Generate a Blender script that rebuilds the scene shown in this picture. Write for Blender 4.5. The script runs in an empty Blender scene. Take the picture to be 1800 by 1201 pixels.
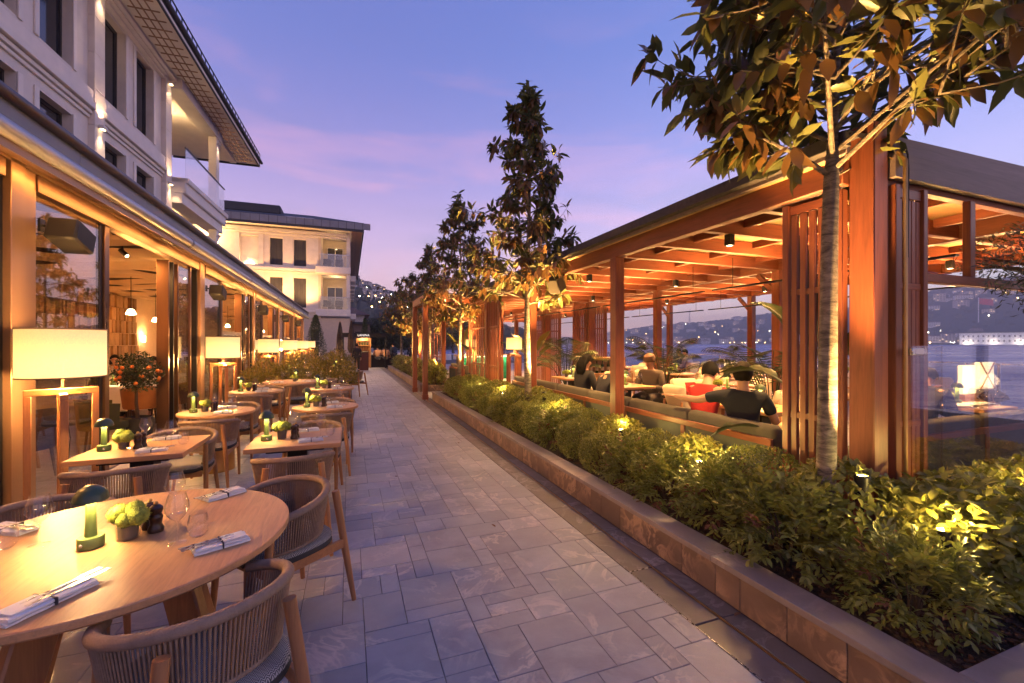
import bpy, bmesh, math, random
import numpy as np
from mathutils import Vector, Matrix
R = math.radians
random.seed(7); rng = np.random.default_rng(11)
SC = bpy.context.scene
COL = SC.collection

# ------------------------------------------------------------------ camera
cd = bpy.data.cameras.new('camera'); cam = bpy.data.objects.new('camera', cd); COL.objects.link(cam)
cam.location = (0, 0, 1.62); cam.rotation_euler = (R(90), 0, R(-20.62))
cd.sensor_width = 36; cd.lens = 15.2; cd.shift_y = 0.0014; cd.clip_start = 0.05; cd.clip_end = 9000
SC.camera = cam

# ------------------------------------------------------------------ world: dusk sky
W = bpy.data.worlds.new('World'); SC.world = W; W.use_nodes = True
wn = W.node_tree.nodes; wl = W.node_tree.links; wn.clear()
def wnode(t, **k):
    n = wn.new(t)
    for a, b in k.items(): setattr(n, a, b)
    return n
wo = wnode('ShaderNodeOutputWorld'); bg = wnode('ShaderNodeBackground'); bg2 = wnode('ShaderNodeBackground'); add = wnode('ShaderNodeAddShader')
sky = wnode('ShaderNodeTexSky', sky_type='NISHITA', sun_disc=False)
sky.sun_elevation = R(3.2); sky.sun_rotation = R(-100); sky.air_density = 1.0; sky.dust_density = 0.6; sky.ozone_density = 3.0
wl.new(sky.outputs[0], bg2.inputs[0]); bg2.inputs[1].default_value = 0.13
tc = wnode('ShaderNodeTexCoord'); sep = wnode('ShaderNodeSeparateXYZ'); wl.new(tc.outputs['Generated'], sep.inputs[0])
ramp = wnode('ShaderNodeValToRGB'); wl.new(sep.outputs[2], ramp.inputs[0])
cr = ramp.color_ramp; cr.interpolation = 'B_SPLINE'
stops = [(0.0, (.66, .30, .27)), (.08, (.66, .30, .29)), (.20, (.38, .150, .24)), (.36, (.145, .060, .20)), (.56, (.040, .032, .18)), (1.0, (.034, .034, .18))]
while len(cr.elements) < len(stops): cr.elements.new(.5)
for e, (p, c) in zip(cr.elements, stops): e.position = p; e.color = (*c, 1)
# long soft streaks of cloud
mp = wnode('ShaderNodeMapping'); mp.inputs['Scale'].default_value = (1.1, 1.1, 5.5); mp.inputs['Rotation'].default_value = (R(7), R(-9), 0); wl.new(tc.outputs['Generated'], mp.inputs[0])
nz = wnode('ShaderNodeTexNoise'); nz.inputs['Scale'].default_value = 2.3; nz.inputs['Detail'].default_value = 7; nz.inputs['Roughness'].default_value = .55; nz.inputs['Distortion'].default_value = .5
wl.new(mp.outputs[0], nz.inputs['Vector'])
cl = wnode('ShaderNodeMapRange'); cl.inputs[1].default_value = .50; cl.inputs[2].default_value = .74; wl.new(nz.outputs[0], cl.inputs[0])
fade = wnode('ShaderNodeMapRange'); fade.inputs[1].default_value = .62; fade.inputs[2].default_value = .05; wl.new(sep.outputs[2], fade.inputs[0])
cm = wnode('ShaderNodeMath', operation='MULTIPLY'); wl.new(cl.outputs[0], cm.inputs[0]); wl.new(fade.outputs[0], cm.inputs[1])
cm2 = wnode('ShaderNodeMath', operation='MULTIPLY'); wl.new(cm.outputs[0], cm2.inputs[0]); cm2.inputs[1].default_value = .95
mixp = wnode('ShaderNodeMix', data_type='RGBA'); wl.new(cm2.outputs[0], mixp.inputs[0]); wl.new(ramp.outputs[0], mixp.inputs[6]); mixp.inputs[7].default_value = (.56, .17, .18, 1)
# greyer low cloud
nz2 = wnode('ShaderNodeTexNoise'); nz2.inputs['Scale'].default_value = 3.7; nz2.inputs['Detail'].default_value = 6
mp2 = wnode('ShaderNodeMapping'); mp2.inputs['Scale'].default_value = (1, 1, 3.5); mp2.inputs['Location'].default_value = (3.1, 1.7, .4); wl.new(tc.outputs['Generated'], mp2.inputs[0]); wl.new(mp2.outputs[0], nz2.inputs['Vector'])
cl2 = wnode('ShaderNodeMapRange'); cl2.inputs[1].default_value = .52; cl2.inputs[2].default_value = .72; wl.new(nz2.outputs[0], cl2.inputs[0])
cm3 = wnode('ShaderNodeMath', operation='MULTIPLY'); wl.new(cl2.outputs[0], cm3.inputs[0]); wl.new(fade.outputs[0], cm3.inputs[1])
cm4 = wnode('ShaderNodeMath', operation='MULTIPLY'); wl.new(cm3.outputs[0], cm4.inputs[0]); cm4.inputs[1].default_value = .6
mixg = wnode('ShaderNodeMix', data_type='RGBA'); wl.new(cm4.outputs[0], mixg.inputs[0]); wl.new(mixp.outputs[2], mixg.inputs[6]); mixg.inputs[7].default_value = (.11, .028, .06, 1)
wl.new(mixg.outputs[2], bg.inputs[0]); bg.inputs[1].default_value = 0.62
wl.new(bg.outputs[0], add.inputs[0]); wl.new(bg2.outputs[0], add.inputs[1]); wl.new(add.outputs[0], wo.inputs[0])

sd = bpy.data.lights.new('sun', 'SUN'); sun = bpy.data.objects.new('sun', sd); COL.objects.link(sun)
sd.energy = 0.12; sd.angle = R(30); sd.color = (1, .72, .62); sun.rotation_euler = (R(72), 0, R(75))   # afterglow, low on the left behind the hotel

SC.view_settings.view_transform = 'Standard'; SC.view_settings.look = 'None'; SC.view_settings.exposure = 1.66; SC.view_settings.gamma = 1
SC.view_settings.use_curve_mapping = False
SC.cycles.use_denoising = True
try: SC.cycles.denoiser = 'OPENIMAGEDENOISE'
except Exception: pass
SC.cycles.max_bounces = 7; SC.cycles.diffuse_bounces = 3; SC.cycles.glossy_bounces = 3; SC.cycles.transparent_max_bounces = 24; SC.cycles.transmission_bounces = 4
SC.cycles.sample_clamp_indirect = 4; SC.cycles.caustics_reflective = False; SC.cycles.caustics_refractive = False
SC.cycles.volume_bounces = 0

# ------------------------------------------------------------------ helpers: meshes
class MB:
    """collects geometry; build() links it as ONE mesh object"""
    def __init__(s): s.v = []; s.f = []; s.m = []; s.mi = 0
    def vs(s, pts):
        i = len(s.v); s.v.extend([tuple(p) for p in pts]); return i
    def fc(s, idx): s.f.append(tuple(idx)); s.m.append(s.mi)
    def poly(s, pts): i = s.vs(pts); s.fc(range(i, i+len(pts))); return s
    def box(s, cx, cy, cz, sx, sy, sz, rz=0, ch=0):
        hx, hy, hz = sx/2, sy/2, sz/2; c, n = math.cos(rz), math.sin(rz)
        def T(p): return (cx+p[0]*c-p[1]*n, cy+p[0]*n+p[1]*c, cz+p[2])
        if ch <= 0:
            i = s.vs([T((x*hx, y*hy, z*hz)) for x, y, z in ((-1,-1,-1),(1,-1,-1),(1,1,-1),(-1,1,-1),(-1,-1,1),(1,-1,1),(1,1,1),(-1,1,1))])
            for q in ((0,3,2,1),(4,5,6,7),(0,1,5,4),(1,2,6,5),(2,3,7,6),(3,0,4,7)): s.fc([i+k for k in q])
        else:
            s._cham(lambda p: T(p), hx, hy, hz, min(ch, hx*.49, hy*.49, hz*.49))
        return s
    def _cham(s, T, hx, hy, hz, c):
        idx = {}; pts = []
        for x in (-1,1):
            for y in (-1,1):
                for z in (-1,1):
                    b = len(pts)
                    pts += [(x*hx, y*(hy-c), z*(hz-c)), (x*(hx-c), y*hy, z*(hz-c)), (x*(hx-c), y*(hy-c), z*hz)]
                    idx[(x,y,z)] = (b, b+1, b+2)
        i = s.vs([T(p) for p in pts])
        def F(l, nrm):
            a, b, d = (Vector(pts[k]) for k in l[:3])
            if (b-a).cross(d-a).dot(Vector(nrm)) < 0: l = l[::-1]
            s.fc([i+k for k in l])
        for d in (-1,1):
            F([idx[(d,-1,-1)][0], idx[(d,1,-1)][0], idx[(d,1,1)][0], idx[(d,-1,1)][0]], (d,0,0))
            F([idx[(-1,d,-1)][1], idx[(1,d,-1)][1], idx[(1,d,1)][1], idx[(-1,d,1)][1]], (0,d,0))
            F([idx[(-1,-1,d)][2], idx[(1,-1,d)][2], idx[(1,1,d)][2], idx[(-1,1,d)][2]], (0,0,d))
            for e in (-1,1):
                F([idx[(d,e,-1)][0], idx[(d,e,-1)][1], idx[(d,e,1)][1], idx[(d,e,1)][0]], (d,e,0))
                F([idx[(d,-1,e)][0], idx[(d,-1,e)][2], idx[(d,1,e)][2], idx[(d,1,e)][0]], (d,0,e))
                F([idx[(-1,d,e)][1], idx[(-1,d,e)][2], idx[(1,d,e)][2], idx[(1,d,e)][1]], (0,d,e))
                for g in (-1,1): F(list(idx[(d,e,g)]), (d,e,g))
    def b2(s, x0, x1, y0, y1, z0, z1, ch=0):
        return s.box((x0+x1)/2, (y0+y1)/2, (z0+z1)/2, abs(x1-x0), abs(y1-y0), abs(z1-z0), 0, ch)
    def beam(s, a, b, w, h, ch=0, up=(0,0,1)):
        a, b = Vector(a), Vector(b); d = b-a; L = d.length; d.normalize()
        u = Vector(up); sx = d.cross(u)
        if sx.length < 1e-4: u = Vector((0,1,0)); sx = d.cross(u)
        sx.normalize(); u = sx.cross(d); mid = (a+b)/2
        T = lambda p: mid+sx*p[0]+d*p[1]+u*p[2]
        if ch > 0: s._cham(T, w/2, L/2, h/2, min(ch, w*.24, h*.24))
        else:
            i = s.vs([T((x*w/2, y*L/2, z*h/2)) for x, y, z in ((-1,-1,-1),(1,-1,-1),(1,1,-1),(-1,1,-1),(-1,-1,1),(1,-1,1),(1,1,1),(-1,1,1))])
            for q in ((0,3,2,1),(4,5,6,7),(0,1,5,4),(1,2,6,5),(2,3,7,6),(3,0,4,7)): s.fc([i+k for k in q])
        return s
    def tube(s, pts, r, n=8, cap=True, closed=False):
        P = [Vector(p) for p in pts]; N = len(P)
        rr = r if hasattr(r, '__len__') else [r]*N
        ref = Vector((0,0,1)); rings = []; pu = None
        for k in range(N):
            if closed: t = P[(k+1) % N]-P[k-1]
            else: t = P[min(k+1, N-1)]-P[max(k-1, 0)]
            if t.length < 1e-9: t = Vector((0,0,1))
            t.normalize()
            if pu is None:
                u = t.cross(ref)
                if u.length < 1e-3: u = t.cross(Vector((1,0,0)))
            else:
                u = pu-t*pu.dot(t)
                if u.length < 1e-6: u = t.cross(ref)
            u.normalize(); pu = u; w = t.cross(u)
            rings.append(s.vs([P[k]+(u*math.cos(2*math.pi*j/n)+w*math.sin(2*math.pi*j/n))*rr[k] for j in range(n)]))
        for k in range(N if closed else N-1):
            a, b = rings[k], rings[(k+1) % N]
            for j in range(n): s.fc((a+j, a+(j+1) % n, b+(j+1) % n, b+j))
        if cap and not closed:
            s.fc([rings[0]+j for j in range(n)][::-1]); s.fc([rings[-1]+j for j in range(n)])
        return s
    def lathe(s, prof, n=16, c=(0,0,0), ex=1, ey=1, cap=True):
        rings = []
        for r, z in prof:
            rings.append(s.vs([(c[0]+r*ex*math.cos(2*math.pi*j/n), c[1]+r*ey*math.sin(2*math.pi*j/n), c[2]+z) for j in range(n)]))
        for a, b in zip(rings, rings[1:]):
            for j in range(n): s.fc((a+j, a+(j+1) % n, b+(j+1) % n, b+j))
        if cap:
            if prof[0][0] > 1e-4: s.fc([rings[0]+j for j in range(n)][::-1])
            if prof[-1][0] > 1e-4: s.fc([rings[-1]+j for j in range(n)])
        return s
    def prism(s, poly, z0, z1):
        n = len(poly); i = s.vs([(x, y, z0) for x, y in poly]+[(x, y, z1) for x, y in poly])
        s.fc([i+j for j in range(n)][::-1]); s.fc([i+n+j for j in range(n)])
        for j in range(n): s.fc((i+j, i+(j+1) % n, i+n+(j+1) % n, i+n+j))
        return s
    def ball(s, c, rx, ry=None, rz=None, n=10, m=6, jit=0):
        ry = ry or rx; rz = rz or rx; rings = []
        top = s.vs([(c[0], c[1], c[2]+rz)]); bot = s.vs([(c[0], c[1], c[2]-rz)])
        for k in range(1, m):
            a = math.pi*k/m
            rings.append(s.vs([(c[0]+rx*math.sin(a)*math.cos(2*math.pi*j/n)*(1+random.uniform(-jit, jit)), c[1]+ry*math.sin(a)*math.sin(2*math.pi*j/n)*(1+random.uniform(-jit, jit)), c[2]+rz*math.cos(a)*(1+random.uniform(-jit, jit))) for j in range(n)]))
        for j in range(n):
            s.fc((top, rings[0]+j, rings[0]+(j+1) % n)); s.fc((bot, rings[-1]+(j+1) % n, rings[-1]+j))
        for a, b in zip(rings, rings[1:]):
            for j in range(n): s.fc((a+j, b+j, b+(j+1) % n, a+(j+1) % n))
        return s
    def mesh(s, name, mats, smooth=True, ang=38):
        me = bpy.data.meshes.new(name); me.from_pydata(s.v, [], s.f); 
        for m in (mats if isinstance(mats, (list, tuple)) else [mats]): me.materials.append(m)
        if any(s.m): me.polygons.foreach_set('material_index', s.m)
        if smooth:
            me.polygons.foreach_set('use_smooth', [True]*len(s.f)); me.set_sharp_from_angle(angle=R(ang))
        me.update(); return me
    def build(s, name, mats, parent=None, loc=(0,0,0), rz=0, smooth=True, ang=38):
        o = bpy.data.objects.new(name, s.mesh(name, mats, smooth, ang)); COL.objects.link(o); o.parent = parent
        o.location = loc; o.rotation_euler = (0, 0, rz); return o

def link(name, me, parent=None, loc=(0,0,0), rot=(0,0,0), sc=(1,1,1)):
    o = bpy.data.objects.new(name, me); COL.objects.link(o); o.parent = parent
    o.location = loc; o.rotation_euler = rot if hasattr(rot, '__len__') else (0, 0, rot); o.scale = sc if hasattr(sc, '__len__') else (sc, sc, sc); return o
def tag(o, label=None, cat=None, group=None, kind=None):
    if label: o['label'] = label
    if cat: o['category'] = cat
    if group: o['group'] = group
    if kind: o['kind'] = kind
    return o
def thing(name, label, cat, loc=(0,0,0), rz=0, group=None):
    o = bpy.data.objects.new(name, None); COL.objects.link(o); o.location = loc; o.rotation_euler = (0, 0, rz); o.empty_display_size = .1
    return tag(o, label, cat, group)
KIDS = {}
def kids(o): return [c for c in o.children]
def dup(root, loc, rz=0, label=None, group=None, sc=None):
    def cp(o, p):
        c = o.copy(); COL.objects.link(c); c.parent = p
        for ch in tree[o.name]: cp(bpy.data.objects[ch], c)
        return c
    tree = {}
    def walk(o):
        tree[o.name] = [c.name for c in o.children]
        for c in o.children: walk(c)
    walk(root)
    r = cp(root, None); r.location = loc; r.rotation_euler = (0, 0, rz)
    if sc: r.scale = (sc, sc, sc)
    tag(r, label, None, group); return r
def lamp(kind, parent, loc, energy, color=(1, .55, .20), size=.05, rot=(0,0,0), size_y=None, spot=None, blend=.6, name='bulb'):
    ld = bpy.data.lights.new(name, kind); ld.energy = energy; ld.color = color
    if kind == 'AREA':
        ld.size = size
        if size_y: ld.shape = 'RECTANGLE'; ld.size_y = size_y
        else: ld.shape = 'DISK'
    else:
        ld.shadow_soft_size = size
        if kind == 'SPOT': ld.spot_size = R(spot or 60); ld.spot_blend = blend
    o = bpy.data.objects.new(name, ld); COL.objects.link(o); o.parent = parent; o.location = loc; o.rotation_euler = rot; return o

# ------------------------------------------------------------------ helpers: materials
def nmat(name):
    m = bpy.data.materials.new(name); m.use_nodes = True; nt = m.node_tree
    return m, nt, nt.nodes['Principled BSDF']
def N(nt, t, **k):
    n = nt.nodes.new(t)
    for a, b in k.items(): setattr(n, a, b)
    return n
def coords(nt, scale=(1,1,1), src='Object'):
    t = N(nt, 'ShaderNodeTexCoord'); mp = N(nt, 'ShaderNodeMapping'); mp.inputs['Scale'].default_value = scale
    nt.links.new(t.outputs[src], mp.inputs[0]); return mp.outputs[0]
def noise(nt, vec, scale, detail=4, rough=.55, dist=0):
    n = N(nt, 'ShaderNodeTexNoise'); n.inputs['Scale'].default_value = scale; n.inputs['Detail'].default_value = detail; n.inputs['Roughness'].default_value = rough; n.inputs['Distortion'].default_value = dist
    nt.links.new(vec, n.inputs['Vector']); return n.outputs[0]
def rampn(nt, fac, stops):
    r = N(nt, 'ShaderNodeValToRGB'); e = r.color_ramp.elements
    while len(e) < len(stops): e.new(.5)
    for el, (p, c) in zip(e, stops): el.position = p; el.color = (*c, 1)
    nt.links.new(fac, r.inputs[0]); return r.outputs[0]
def bumpn(nt, bs, h, strength=.3, dist=.01):
    b = N(nt, 'ShaderNodeBump'); b.inputs['Strength'].default_value = strength; b.inputs['Distance'].default_value = dist
    nt.links.new(h, b.inputs['Height']); nt.links.new(b.outputs[0], bs.inputs['Normal'])
def sc3(c, k): return tuple(min(1, x*k) for x in c)
def mulrand(nt, col, lo, hi):
    oi = N(nt, 'ShaderNodeObjectInfo'); mr = N(nt, 'ShaderNodeMapRange'); mr.inputs[3].default_value = lo; mr.inputs[4].default_value = hi
    nt.links.new(oi.outputs['Random'], mr.inputs[0])
    mx = N(nt, 'ShaderNodeMix', data_type='RGBA', blend_type='MULTIPLY'); mx.inputs[0].default_value = 1
    nt.links.new(col, mx.inputs[6]); nt.links.new(mr.outputs[0], mx.inputs[7]); return mx.outputs[2]
def mat(name, col, rough=.5, metal=0, var=.18, ns=6, bump=.0, bs=60, stretch=(1,1,1), rand=0, spec=.5, bd=.004, rvar=.1):
    m, nt, b = nmat(name); v = coords(nt, stretch)
    f = noise(nt, v, ns, 5); c = rampn(nt, f, [(.3, sc3(col, 1-var)), (.7, sc3(col, 1+var))])
    if rand: c = mulrand(nt, c, 1-rand, 1+rand)
    nt.links.new(c, b.inputs['Base Color']); b.inputs['Metallic'].default_value = metal; b.inputs['Specular IOR Level'].default_value = spec
    rr = N(nt, 'ShaderNodeMapRange'); rr.inputs[3].default_value = max(.02, rough-rvar); rr.inputs[4].default_value = min(1, rough+rvar); nt.links.new(f, rr.inputs[0]); nt.links.new(rr.outputs[0], b.inputs['Roughness'])
    if bump: bumpn(nt, b, noise(nt, v, bs, 3), bump, bd)
    return m
def wood(name, col, axis='z', rough=.48, fine=1.0, var=.35, bump=.25, knots=True):
    m, nt, b = nmat(name)
    s = {'x': (.9, 11, 11), 'y': (11, .9, 11), 'z': (11, 11, .9)}[axis]
    oi = N(nt, 'ShaderNodeObjectInfo'); t = N(nt, 'ShaderNodeTexCoord'); va = N(nt, 'ShaderNodeVectorMath', operation='ADD'); sc = N(nt, 'ShaderNodeVectorMath', operation='SCALE')
    comb = N(nt, 'ShaderNodeCombineXYZ')
    for k in range(3): nt.links.new(oi.outputs['Random'], comb.inputs[k])
    nt.links.new(comb.outputs[0], sc.inputs[0]); sc.inputs['Scale'].default_value = 37
    nt.links.new(t.outputs['Object'], va.inputs[0]); nt.links.new(sc.outputs[0], va.inputs[1])
    mp = N(nt, 'ShaderNodeMapping'); mp.inputs['Scale'].default_value = tuple(k*fine for k in s); nt.links.new(va.outputs[0], mp.inputs[0]); v = mp.outputs[0]
    f = noise(nt, v, 2.2, 6, .6, 1.2); f2 = noise(nt, v, 9, 3, .5)
    mx = N(nt, 'ShaderNodeMath', operation='MULTIPLY_ADD'); nt.links.new(f2, mx.inputs[0]); mx.inputs[1].default_value = .35; nt.links.new(f, mx.inputs[2])
    c = rampn(nt, mx.outputs[0], [(.38, sc3(col, 1-var)), (.62, col), (.88, sc3(col, 1+var*.8))])
    c = mulrand(nt, c, .84, 1.14)
    nt.links.new(c, b.inputs['Base Color']); b.inputs['Roughness'].default_value = rough
    bumpn(nt, b, mx.outputs[0], bump, .003); return m
def emis(name, col, strength, tex=False, base=(.8,.7,.5)):
    m, nt, b = nmat(name); b.inputs['Base Color'].default_value = (*base, 1); b.inputs['Roughness'].default_value = .8
    b.inputs['Emission Color'].default_value = (*col, 1); b.inputs['Emission Strength'].default_value = strength
    if tex:
        v = coords(nt, (1, 1, 12)); f = noise(nt, v, 60, 2); v2 = coords(nt, (12, 12, 1)); g = noise(nt, v2, 45, 2)
        a = N(nt, 'ShaderNodeMath', operation='ADD'); nt.links.new(f, a.inputs[0]); nt.links.new(g, a.inputs[1])
        r = N(nt, 'ShaderNodeMapRange'); r.inputs[1].default_value = .75; r.inputs[2].default_value = 1.2; r.inputs[3].default_value = strength*.55; r.inputs[4].default_value = strength*1.2
        nt.links.new(a.outputs[0], r.inputs[0]); nt.links.new(r.outputs[0], b.inputs['Emission Strength'])
    return m
def glassm(name, tint=(.97,.98,.98), refl=1.0, rough=.0, ior=1.45, bump=0):
    m = bpy.data.materials.new(name); m.use_nodes = True; nt = m.node_tree; nt.nodes.clear()
    o = N(nt, 'ShaderNodeOutputMaterial'); t = N(nt, 'ShaderNodeBsdfTransparent'); t.inputs[0].default_value = (*tint, 1)
    g = N(nt, 'ShaderNodeBsdfGlossy'); g.inputs['Roughness'].default_value = rough; g.inputs[0].default_value = (1, 1, 1, 1)
    lw = N(nt, 'ShaderNodeLayerWeight'); lw.inputs[0].default_value = .5
    pw = N(nt, 'ShaderNodeMath', operation='POWER'); nt.links.new(lw.outputs['Facing'], pw.inputs[0]); pw.inputs[1].default_value = 2.6
    mu = N(nt, 'ShaderNodeMath', operation='MULTIPLY_ADD'); mu.use_clamp = True; nt.links.new(pw.outputs[0], mu.inputs[0]); mu.inputs[1].default_value = .75*min(1, refl); mu.inputs[2].default_value = .05*refl
    mx = N(nt, 'ShaderNodeMixShader'); nt.links.new(mu.outputs[0], mx.inputs[0]); nt.links.new(t.outputs[0], mx.inputs[1]); nt.links.new(g.outputs[0], mx.inputs[2]); nt.links.new(mx.outputs[0], o.inputs[0])
    return m
def leafm(name, top, under=None, var=.35, gloss=.35, trans=.25, edge=None):
    """top colour varied by the per-leaf attribute 'tint'; a second colour on the underside"""
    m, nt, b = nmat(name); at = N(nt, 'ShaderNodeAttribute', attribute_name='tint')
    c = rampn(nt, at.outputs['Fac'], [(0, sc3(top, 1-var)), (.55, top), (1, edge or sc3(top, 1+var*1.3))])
    if under:
        ge = N(nt, 'ShaderNodeNewGeometry'); mx = N(nt, 'ShaderNodeMix', data_type='RGBA'); nt.links.new(ge.outputs['Backfacing'], mx.inputs[0])
        u = rampn(nt, at.outputs['Fac'], [(0, sc3(under, .55)), (1, sc3(under, 1.25))])
        nt.links.new(c, mx.inputs[6]); nt.links.new(u, mx.inputs[7]); c = mx.outputs[2]
    nt.links.new(c, b.inputs['Base Color']); b.inputs['Roughness'].default_value = gloss
    tr = N(nt, 'ShaderNodeBsdfTranslucent'); nt.links.new(c, tr.inputs[0]); ms = N(nt, 'ShaderNodeMixShader'); ms.inputs[0].default_value = trans
    out = nt.nodes['Material Output']; nt.links.new(b.outputs[0], ms.inputs[1]); nt.links.new(tr.outputs[0], ms.inputs[2]); nt.links.new(ms.outputs[0], out.inputs[0])
    return m
def stone(name, a, b_, vein=(.6,.58,.6), rough=.45, vs=2.2, vamt=.7, bump=.15, tint=True, vw=.035):
    m, nt, b = nmat(name); t = N(nt, 'ShaderNodeTexCoord')
    at = N(nt, 'ShaderNodeAttribute', attribute_name='tint'); oi = N(nt, 'ShaderNodeObjectInfo')
    sm = N(nt, 'ShaderNodeMath', operation='ADD'); nt.links.new(at.outputs['Fac'], sm.inputs[0]); nt.links.new(oi.outputs['Random'], sm.inputs[1])
    comb = N(nt, 'ShaderNodeCombineXYZ'); nt.links.new(sm.outputs[0], comb.inputs[0]); nt.links.new(sm.outputs[0], comb.inputs[1])
    sc = N(nt, 'ShaderNodeVectorMath', operation='SCALE'); sc.inputs['Scale'].default_value = 53; nt.links.new(comb.outputs[0], sc.inputs[0])
    va = N(nt, 'ShaderNodeVectorMath', operation='ADD'); nt.links.new(t.outputs['Object'], va.inputs[0]); nt.links.new(sc.outputs[0], va.inputs[1]); v = va.outputs[0]
    f = noise(nt, v, 3.0, 6, .65); c = rampn(nt, f, [(.3, a), (.7, b_)])
    fr = N(nt, 'ShaderNodeMath', operation='FRACT'); nt.links.new(sm.outputs[0], fr.inputs[0])
    mr = N(nt, 'ShaderNodeMapRange'); mr.inputs[3].default_value = .86; mr.inputs[4].default_value = 1.12; nt.links.new(fr.outputs[0], mr.inputs[0])
    mm = N(nt, 'ShaderNodeMix', data_type='RGBA', blend_type='MULTIPLY'); mm.inputs[0].default_value = 1; nt.links.new(c, mm.inputs[6]); nt.links.new(mr.outputs[0], mm.inputs[7])
    g = noise(nt, v, vs, 5, .6, 1.0); ab = N(nt, 'ShaderNodeMath', operation='SUBTRACT'); nt.links.new(g, ab.inputs[0]); ab.inputs[1].default_value = .5
    a2 = N(nt, 'ShaderNodeMath', operation='ABSOLUTE'); nt.links.new(ab.outputs[0], a2.inputs[0])
    ve = N(nt, 'ShaderNodeMapRange'); ve.inputs[1].default_value = vw; ve.inputs[2].default_value = 0; ve.inputs[3].default_value = 0; ve.inputs[4].default_value = vamt; nt.links.new(a2.outputs[0], ve.inputs[0])
    msk = noise(nt, v, 1.7, 2); mk = N(nt, 'ShaderNodeMapRange'); mk.inputs[1].default_value = .44; mk.inputs[2].default_value = .62; nt.links.new(msk, mk.inputs[0])
    vm = N(nt, 'ShaderNodeMath', operation='MULTIPLY'); nt.links.new(ve.outputs[0], vm.inputs[0]); nt.links.new(mk.outputs[0], vm.inputs[1])
    mx = N(nt, 'ShaderNodeMix', data_type='RGBA'); nt.links.new(vm.outputs[0], mx.inputs[0]); nt.links.new(mm.outputs[2], mx.inputs[6]); mx.inputs[7].default_value = (*vein, 1)
    wr_ = noise(nt, t.outputs['Object'], .9, 7, .68, .6); wc = rampn(nt, wr_, [(.30, (.70, .69, .68)), (.46, (.97, .97, .97)), (.62, (1, 1, 1)), (.72, (1.0, .99, .98))])      # trodden dirt and old stains
    wm = N(nt, 'ShaderNodeMix', data_type='RGBA', blend_type='MULTIPLY'); wm.inputs[0].default_value = 1; nt.links.new(mx.outputs[2], wm.inputs[6]); nt.links.new(wc, wm.inputs[7])
    nt.links.new(wm.outputs[2], b.inputs['Base Color'])
    rr = N(nt, 'ShaderNodeMapRange'); rr.inputs[3].default_value = rough-.14; rr.inputs[4].default_value = rough+.16; nt.links.new(f, rr.inputs[0]); nt.links.new(rr.outputs[0], b.inputs['Roughness'])
    bumpn(nt, b, noise(nt, v, 28, 5, .7), bump, .004); return m

CEDAR = (.205, .060, .029)
m_ced = {a: wood('cedar_'+a, CEDAR, a, .45) for a in 'xyz'}
OAK = (.46, .25, .115)
m_oak = {a: wood('oak_'+a, OAK, a, .42, 1.5, .22, .12) for a in 'xyz'}
m_teak = wood('teak_frame', (.33, .155, .065), 'z', .42, 1.3, .25, .15)
m_teakx = wood('teak_frame_x', (.33, .155, .065), 'x', .42, 1.3, .25, .15)
m_ply = wood('ceiling_board', (.50, .30, .125), 'x', .6, .7, .16, .1)
m_grey_wood = wood('weathered_fascia', (.155, .115, .115), 'x', .6, .8, .25, .3)
m_roof = mat('bitumen_shingle', (.055, .048, .05), .85, var=.3, ns=20, bump=.5, bs=90)
m_bronze = mat('bronze_aluminium', (.16, .085, .05), .32, .75, .12, 3, stretch=(1,1,.1))
m_bronze_lt = mat('bronze_aluminium_light', (.33, .20, .12), .35, .65, .10, 3, stretch=(1,1,.1))
m_dark = mat('dark_metal', (.018, .018, .021), .4, .6, .1)
m_steel = mat('brushed_steel', (.55, .55, .57), .28, 1, .08, 40, stretch=(1,1,.1))
m_silver = mat('silver_tube', (.42, .42, .46), .35, .55, .06)
m_zinc = mat('zinc_panel', (.20, .20, .225), .5, .25, .14, 2)
m_brass = mat('brass', (.48, .30, .12), .32, .9, .12, 8)
m_rope = mat('rope_taupe', (.27, .19, .135), .85, var=.16, ns=30, bump=.5, bs=160)
m_white = mat('white_linen', (.74, .73, .72), .85, var=.05, ns=8, bump=.25, bs=220)
m_black = mat('black_plastic', (.012, .011, .010), .6, var=.15)
m_green = mat('green_lamp_paint', (.14, .20, .055), .42, var=.05)
m_moss = mat('moss', (.30, .36, .05), .95, var=.45, ns=40, bump=1, bs=150, bd=.01)
m_pot = mat('vase_lining', (.12, .10, .07), .5, var=.2)
m_mill = mat('mill_wood', (.035, .014, .007), .3, var=.25, ns=12)
m_glass = glassm('clear_glass', (.97, .97, .97), 1.6)
m_pane = glassm('window_pane', (.90, .91, .90), 1.5)
m_screen = glassm('screen_pane', (.93, .92, .90), .9, ior=1.5)
m_shade = emis('lamp_shade_linen', (1, .58, .17), .56, True)
nt = m_shade.node_tree; b = nt.nodes['Principled BSDF']; lk = b.inputs['Emission Strength'].links[0].from_socket
tcz = N(nt, 'ShaderNodeTexCoord'); sz = N(nt, 'ShaderNodeSeparateXYZ'); nt.links.new(tcz.outputs['Generated'], sz.inputs[0])
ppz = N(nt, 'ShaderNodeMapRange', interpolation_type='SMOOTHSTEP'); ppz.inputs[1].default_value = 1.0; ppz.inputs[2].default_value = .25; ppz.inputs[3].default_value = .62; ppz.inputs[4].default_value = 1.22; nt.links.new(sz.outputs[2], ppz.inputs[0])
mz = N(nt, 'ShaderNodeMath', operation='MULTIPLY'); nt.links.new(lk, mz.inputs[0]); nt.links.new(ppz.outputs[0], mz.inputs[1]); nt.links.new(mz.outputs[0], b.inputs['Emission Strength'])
m_bulb = emis('bulb_glow', (1, .74, .38), 12)
m_led = emis('led_strip', (1, .70, .35), 7)
m_plaster = mat('warm_plaster', (.58, .46, .34), .8, var=.06, ns=4, bump=.1, bs=50)
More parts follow.
